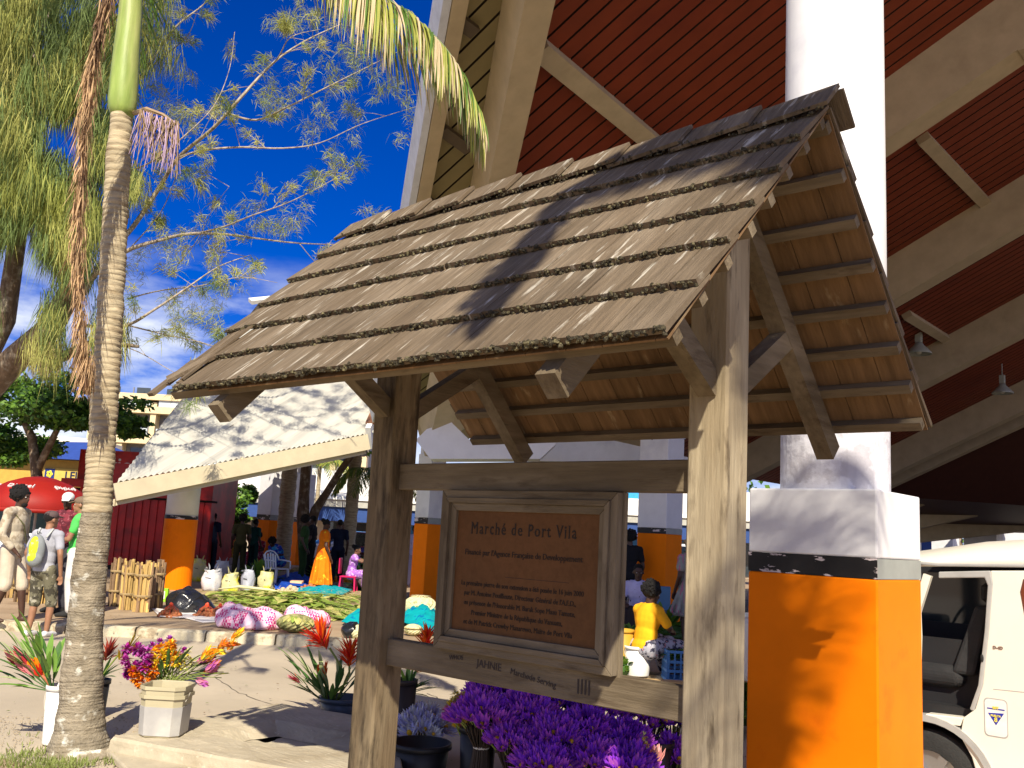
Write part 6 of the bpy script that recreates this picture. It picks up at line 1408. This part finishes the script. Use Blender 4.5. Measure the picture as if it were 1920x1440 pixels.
for k in range(16):
    x=rnd(365,440); y=1245-(x-365)*.5+rnd(-16,30); c=Q(x,y,7.05+rnd(-.1,.1)); dd_=V((rnd(.3,1),0,rnd(-.3,.6))); bud(t,c,c+dd_.normalized()*rnd(.06,.12),random.choice(([yel,orr],[pnk,mag],[orr,ord_],[pnk,petm('petal_mauve',(.5,.12,.45))])),.018)
for k in range(10):
    b=MB(); c=Q(rnd(365,400),rnd(1225,1270)); b.leaf(c,(rnd(.5,1),rnd(-.3,.3),rnd(.2,1)),rnd(.12,.2),.035,.5,0); b.build('leaf',[petm('leaf_yellow_green',(.42,.40,.06))],t)
# heliconias behind the palm trunk
def heli(t,c,ax,L,mts,n=26,w_=.02,spread=.6,name='bloom'):
    b=MB(); ax=V(ax).normalized()
    for k in range(n):
        u=V((rnd(-1,1),rnd(-1,1),rnd(-1,1))).normalized(); u=(u-ax*u.dot(ax)).normalized(); f_=random.random()
        b.leaf(c+ax*L*.45*f_,ax*(.4+f_)+u*spread,L*rnd(.45,.75),w_,rnd(-.5,.3),random.choice(range(len(mts))),seg=3,fold=.6)
    b.build(name,mts,t)
bq=gp(172,1335,.0); bucket('bucket','dark bucket hidden behind the palm trunk holding heliconias',172,1345,.0,.11,.30,bk_,hand=False)
o2=at(186,1285,7.8); t=frot(thing('heliconia_bouquet','dark red and orange heliconias poking out from behind the palm trunk','flowers',o2))
Q2=lambda x,y,d=7.8: LL(x,y,d,o2)
b=MB(); b.tube([V((-.06,0,-.05)),Q2(200,1255),Q2(222,1228)],.007,6,0); b.tube([V((-.06,0,-.05)),Q2(192,1245),Q2(196,1225)],.006,6,0)
for k in range(9): b.leaf(Q2(192,1270),(rnd(.2,.9),rnd(-.3,.3),rnd(.15,.8)),rnd(.15,.26),.03,.3,1)
b.build('leaves',[stem,gl[1]],t)
heli(t,Q2(198,1240),(.2,0,1),.20,[drk,petm('petal_brick',(.40,.05,.02))],34); heli(t,Q2(222,1238),(.75,0,.8),.24,[yel,orr,petm('petal_amber',(.9,.45,.02))],34)
# black basin with heliconias left of the left post
bs=bucket('basin','wide dark basin on the road left of the shelter post',640,1342,.0,.20,.16,flat('basin_slate',(.035,.05,.075),.35),hand=False,cat='basin')
o3=at(622,1318,8.3); t=frot(thing('heliconia_bouquet','large red heliconias with pale striped leaves in the dark basin','flowers',o3)); Q3=lambda x,y,d=8.3: LL(x,y,d,o3)
b=MB()
for x,y in ((540,1228),(548,1250),(560,1232),(572,1250),(583,1240),(600,1262),(590,1280),(556,1270),(612,1270),(640,1275),(655,1272),(662,1280),(635,1262),(570,1290)):
    s0=Q3(620+rnd(-8,8),1325); e=Q3(x,y,8.3+rnd(-.25,.25)); d_=e-s0; b.tube([s0,lerp(s0,e,.7)],.005,5,1)
    for k in range(4): b.leaf(s0+d_*(.2+.2*k),d_.normalized()+V((rnd(-.3,.3),rnd(-.3,.3),.1)),rnd(.2,.28),.045,.3,random.choice((0,1,1,2)))
b.build('leaves',gl,t); b=MB(); b.tube([Q3(625,1320),Q3(640,1250),Q3(618,1215)],.010,7); b.tube([Q3(628,1320),Q3(655,1262),Q3(655,1245)],.010,7); b.tube([Q3(615,1320),Q3(610,1285),Q3(608,1265)],.007,7); b.build('stems',stem,t,True)
heli(t,Q3(612,1218),(-.5,0,.7),.30,[red,ord_,red],60,.022,1.0); heli(t,Q3(655,1250),(0,0,1),.28,[red,ord_],60,.022,1.0); heli(t,Q3(608,1282),(0,0,1),.20,[red,ord_],22,.018,.15); heli(t,Q3(566,1282),(-.8,0,.4),.15,[red,pnk],18,.018,.3); heli(t,Q3(596,1262),(0,0,1),.08,[ord_],10,.014,.3)
# dark vase behind the left post
t3=bucket('vase','slim dark vase standing behind the left shelter post',748,1420,.0,.095,.55,flat('vase_dark',(.03,.022,.02),.5),hand=False,cat='vase')
o4=at(762,1295,7.0); t=frot(thing('heliconia_bouquet','red heliconias and green leaves in the slim vase behind the post','flowers',o4)); Q4=lambda x,y,d=7.0: LL(x,y,d,o4)
b=MB()
for k in range(16): b.leaf(V((rnd(-.02,.02),rnd(-.02,.02),-.03)),(rnd(-.2,.9),rnd(-.4,.4),rnd(.3,1)),rnd(.18,.30),.035,.5,random.choice((0,0,1)))
b.tube([V((0,0,-.05)),Q4(775,1250),Q4(798,1212)],.008,6,0); b.build('leaves',gl,t); heli(t,Q4(800,1218),(0,0,1),.20,[red,ord_],44,.02,.9); heli(t,Q4(782,1262),(.5,0,.6),.08,[ord_],12,.012,.4)
# ---- water lilies
def lily_mesh(mts,n=15,L=.085,open_=.55,name='bloom',ctr_=True,w=.027):
    b=MB()
    for k in range(n):
        a=k*2*math.pi/n+rnd(-.15,.15); o=open_*(1 if k%2 else .62)*rnd(.8,1.2)
        b.leaf((0,0,0),(math.cos(a)*o,math.sin(a)*o,1),L*rnd(.85,1.1),w,-.02,0 if k%3 else 1,seg=3,fold=.5,upv=V((math.cos(a),math.sin(a),.2)))
    if ctr_: b.ell((0,0,L*.30),(L*.16,L*.16,L*.2),8,2)
    b.tube([(0,0,0),(0,0,-.05)],[.006,.004],5,3)
    me=bpy.data.meshes.new(name); me.from_pydata(b.v,[],b.f); 
    for q in mts: me.materials.append(q)
    me.polygons.foreach_set('material_index',b.m); return me
LM=[lily_mesh([pur,vio,ctrm,stem],14,.088,o) for o in (.35,.5,.7,.9)]+[lily_mesh([vio,pur,ctrm,stem],16,.09,.6),lily_mesh([purd,pur,ctrm,stem],16,.085,.45),lily_mesh([purd,purd,ctrm,stem],16,.085,.6)]
LW=[lily_mesh([lilw,wht,ctrm,stem],18,.10,o) for o in (.45,.7,1.3)]
def bunch(label,x,y,d,R_,n,lib,nm='water_lily_bunch',stemlen=.32,tilt=0,grp='bunches of purple water lilies'):
    R_*=1.22; n=int(n*1.35); c=at(x,y,d); t=frot(thing(nm,label,'flowers',c,0,grp))
    for k in range(n):
        a=k*2.39996; r=math.sqrt((k+.5)/n); px_=math.cos(a)*r*R_; py_=math.sin(a)*r*R_; pz=R_*.55*(1-r*r)+rnd(-.015,.015)
        o=bpy.data.objects.new('bloom',random.choice(lib)); S.collection.objects.link(o); o.parent=t; o.location=(px_,py_,pz); o.rotation_euler=V((px_*1.1/R_+rnd(-.15,.15),py_*1.1/R_+rnd(-.15,.15),1)).to_track_quat('Z','Y').to_euler(); s=rnd(.95,1.35); o.scale=(s,s,s)
    b=MB()
    for k in range(34):
        a=k*2.4; r=math.sqrt(k/34)*R_*.8; b.tube([(math.cos(a)*r,math.sin(a)*r,-.01),(math.cos(a)*R_*.25,math.sin(a)*R_*.25,-stemlen*.45),(math.cos(a)*R_*.38,math.sin(a)*R_*.38,-stemlen)],.005,5)
    b.build('stems',flat('stem_dark',(.045,.03,.02)),t); b=MB(); b.lathe((0,0,-stemlen*.47),[(R_*.27,0),(R_*.29,.008),(R_*.27,.016)],14,cap=False); b.build('string_tie',flat('string_white',(.7,.68,.6)),t,solid=.004)
    return t
bl=[('purple water lily bunch furthest left in the row, above the black bucket',905,1355,6.15,.155,30),
('tall violet pink lily bunch behind, just under the plaque rail',925,1312,6.6,.13,24),
('purple lily bunch second from the left in the front row',985,1348,6.25,.14,28),
('purple lily bunch behind, under the scrawled part of the rail',1035,1325,6.6,.15,28),
('deep purple lily bunch low in the middle of the row',1040,1392,6.0,.14,30),
('deep purple lily bunch fourth along, right of the middle',1095,1380,6.1,.14,30),
('purple lily bunch behind, under the right part of the rail',1115,1340,6.6,.15,28),
('purple lily bunch beside the pink lotus',1165,1395,6.1,.12,26),
('shaded purple lily bunch close to the right post',1215,1352,6.9,.15,28),
('shaded purple lily bunch behind the right post edge',1262,1360,7.0,.12,20),
('low purple lily bunch at the bottom edge of the row',1110,1432,5.9,.14,28),
('low purple lily bunch next to the black bucket at the bottom',960,1400,6.0,.12,22),
('violet lily bunch at the very bottom under the middle of the rail',1020,1440,5.8,.13,26),('deep purple lily bunch at the very bottom left of the lotus',1175,1446,5.8,.12,24),('purple lily bunch at the bottom beside the right post foot',1258,1425,6.6,.12,22)]
for k,(l_,x,y,d,R_,n) in enumerate(bl): bunch(l_,x,y,d,R_,n,[LM[4],LM[0],LM[4],LM[2]] if k in (0,1,2,11) else ((LM[:4]+[LM[5],LM[6]]) if k%2 else (LM[:4]+[LM[4]])),stemlen=.34)  # left bunches coloured violet pink for the sun there, some others deeper for shade
bunch('pale lilac water lilies in a black tub right of the left post',790,1372,6.9,.15,24,LW,stemlen=.28,grp=None)
LWo=lily_mesh([wht,wht,ctrm,stem],20,.075,2.2); o5=at(812,1378,6.7); t=frot(thing('white_lily','single open white lily with a yellow centre on the pale bunch','flower',o5)); o=bpy.data.objects.new('bloom',LWo); S.collection.objects.link(o); o.parent=t; o.rotation_euler=(1.1,0,.2)
b=MB(); b.tube([(0,0,0),(-.02,.05,-.12),(-.03,.08,-.25)],.005,6); b.build('stem',stem,t,True)
bucket('tub','low black tub behind the left post holding pale lilies',785,1455,.0,.20,.22,bk_,hand=False,cat='tub'); 
bucket('bucket','black bucket with white string at the left end of the lilies',892,1468,.0,.125,.36,bk_,hand=False,cat='bucket')
for x,y,l_ in ((985,1480,'black bucket under the second lily bunch'),(1065,1485,'black bucket under the middle lily bunches'),(1150,1485,'black bucket under the right lily bunches'),(1225,1475,'black bucket close to the right post')): bucket('bucket',l_,x,y,.0,.13,.30,bk_,hand=False,group='black buckets holding water lilies')
# yellow and pink bunch
o6=at(862,1350,6.35); t=frot(thing('daisy_bouquet','yellow and pink flower bunch left of the purple lilies','flowers',o6)); Q6=lambda x,y,d=6.35: LL(x,y,d,o6)
for k in range(26):
    x=rnd(836,885);y=rnd(1296,1365)
    pom(t,Q6(x,y,6.35+rnd(-.08,.08)),rnd(.034,.050),random.choice(([yel],[yel,crm],[pnk,petm('petal_rose',(.6,.15,.3))],[crm,yel],[petm('petal_lime',(.55,.62,.06))])),26,pw=.5)
b=MB()
for k in range(20): b.tube([Q6(rnd(840,880),rnd(1310,1365)),V((.02,0,-.12)),V((.03,0,-.3))],.003,4)
b.build('stems',stem,t)
for x,y,d in ((935,1318,6.3),(1000,1322,6.4)):
    pom(t,Q6(x,y,d),.035,[yel,crm],26,pw=.5)
o7=at(1228,1425,5.9); t=frot(thing('lotus_flower','pink lotus flower at the right end of the purple lilies','flower',o7)); o=bpy.data.objects.new('bloom',lily_mesh([lpk,petm('petal_salmon',(.85,.48,.40)),ctrm,stem],16,.12,.6,w=.045)); S.collection.objects.link(o); o.parent=t; o.location=(0,0,-.03)
b=MB(); b.tube([(0,0,-.02),(0,.02,-.2),(0,.03,-.42)],.007,6); b.build('stem',stem,t,True)
o8=at(1200,1440,5.9); t=frot(thing('yellow_flowers','small yellow blossoms beside the pink lotus','flowers',o8)); Q8=lambda x,y,d=5.9: LL(x,y,d,o8)
for x,y in ((1208,1380),(1205,1412),(1222,1438),(1190,1435),(1212,1398)): pom(t,Q8(x,y),.028,[yel,crm],22,pw=.5)
b=MB(); b.tube([V((0,0,0)),V((0,0,-.35))],.006,5); b.tube([V((0,0,-.1)),Q8(1206,1395)],.004,5); b.build('stem',stem,t)
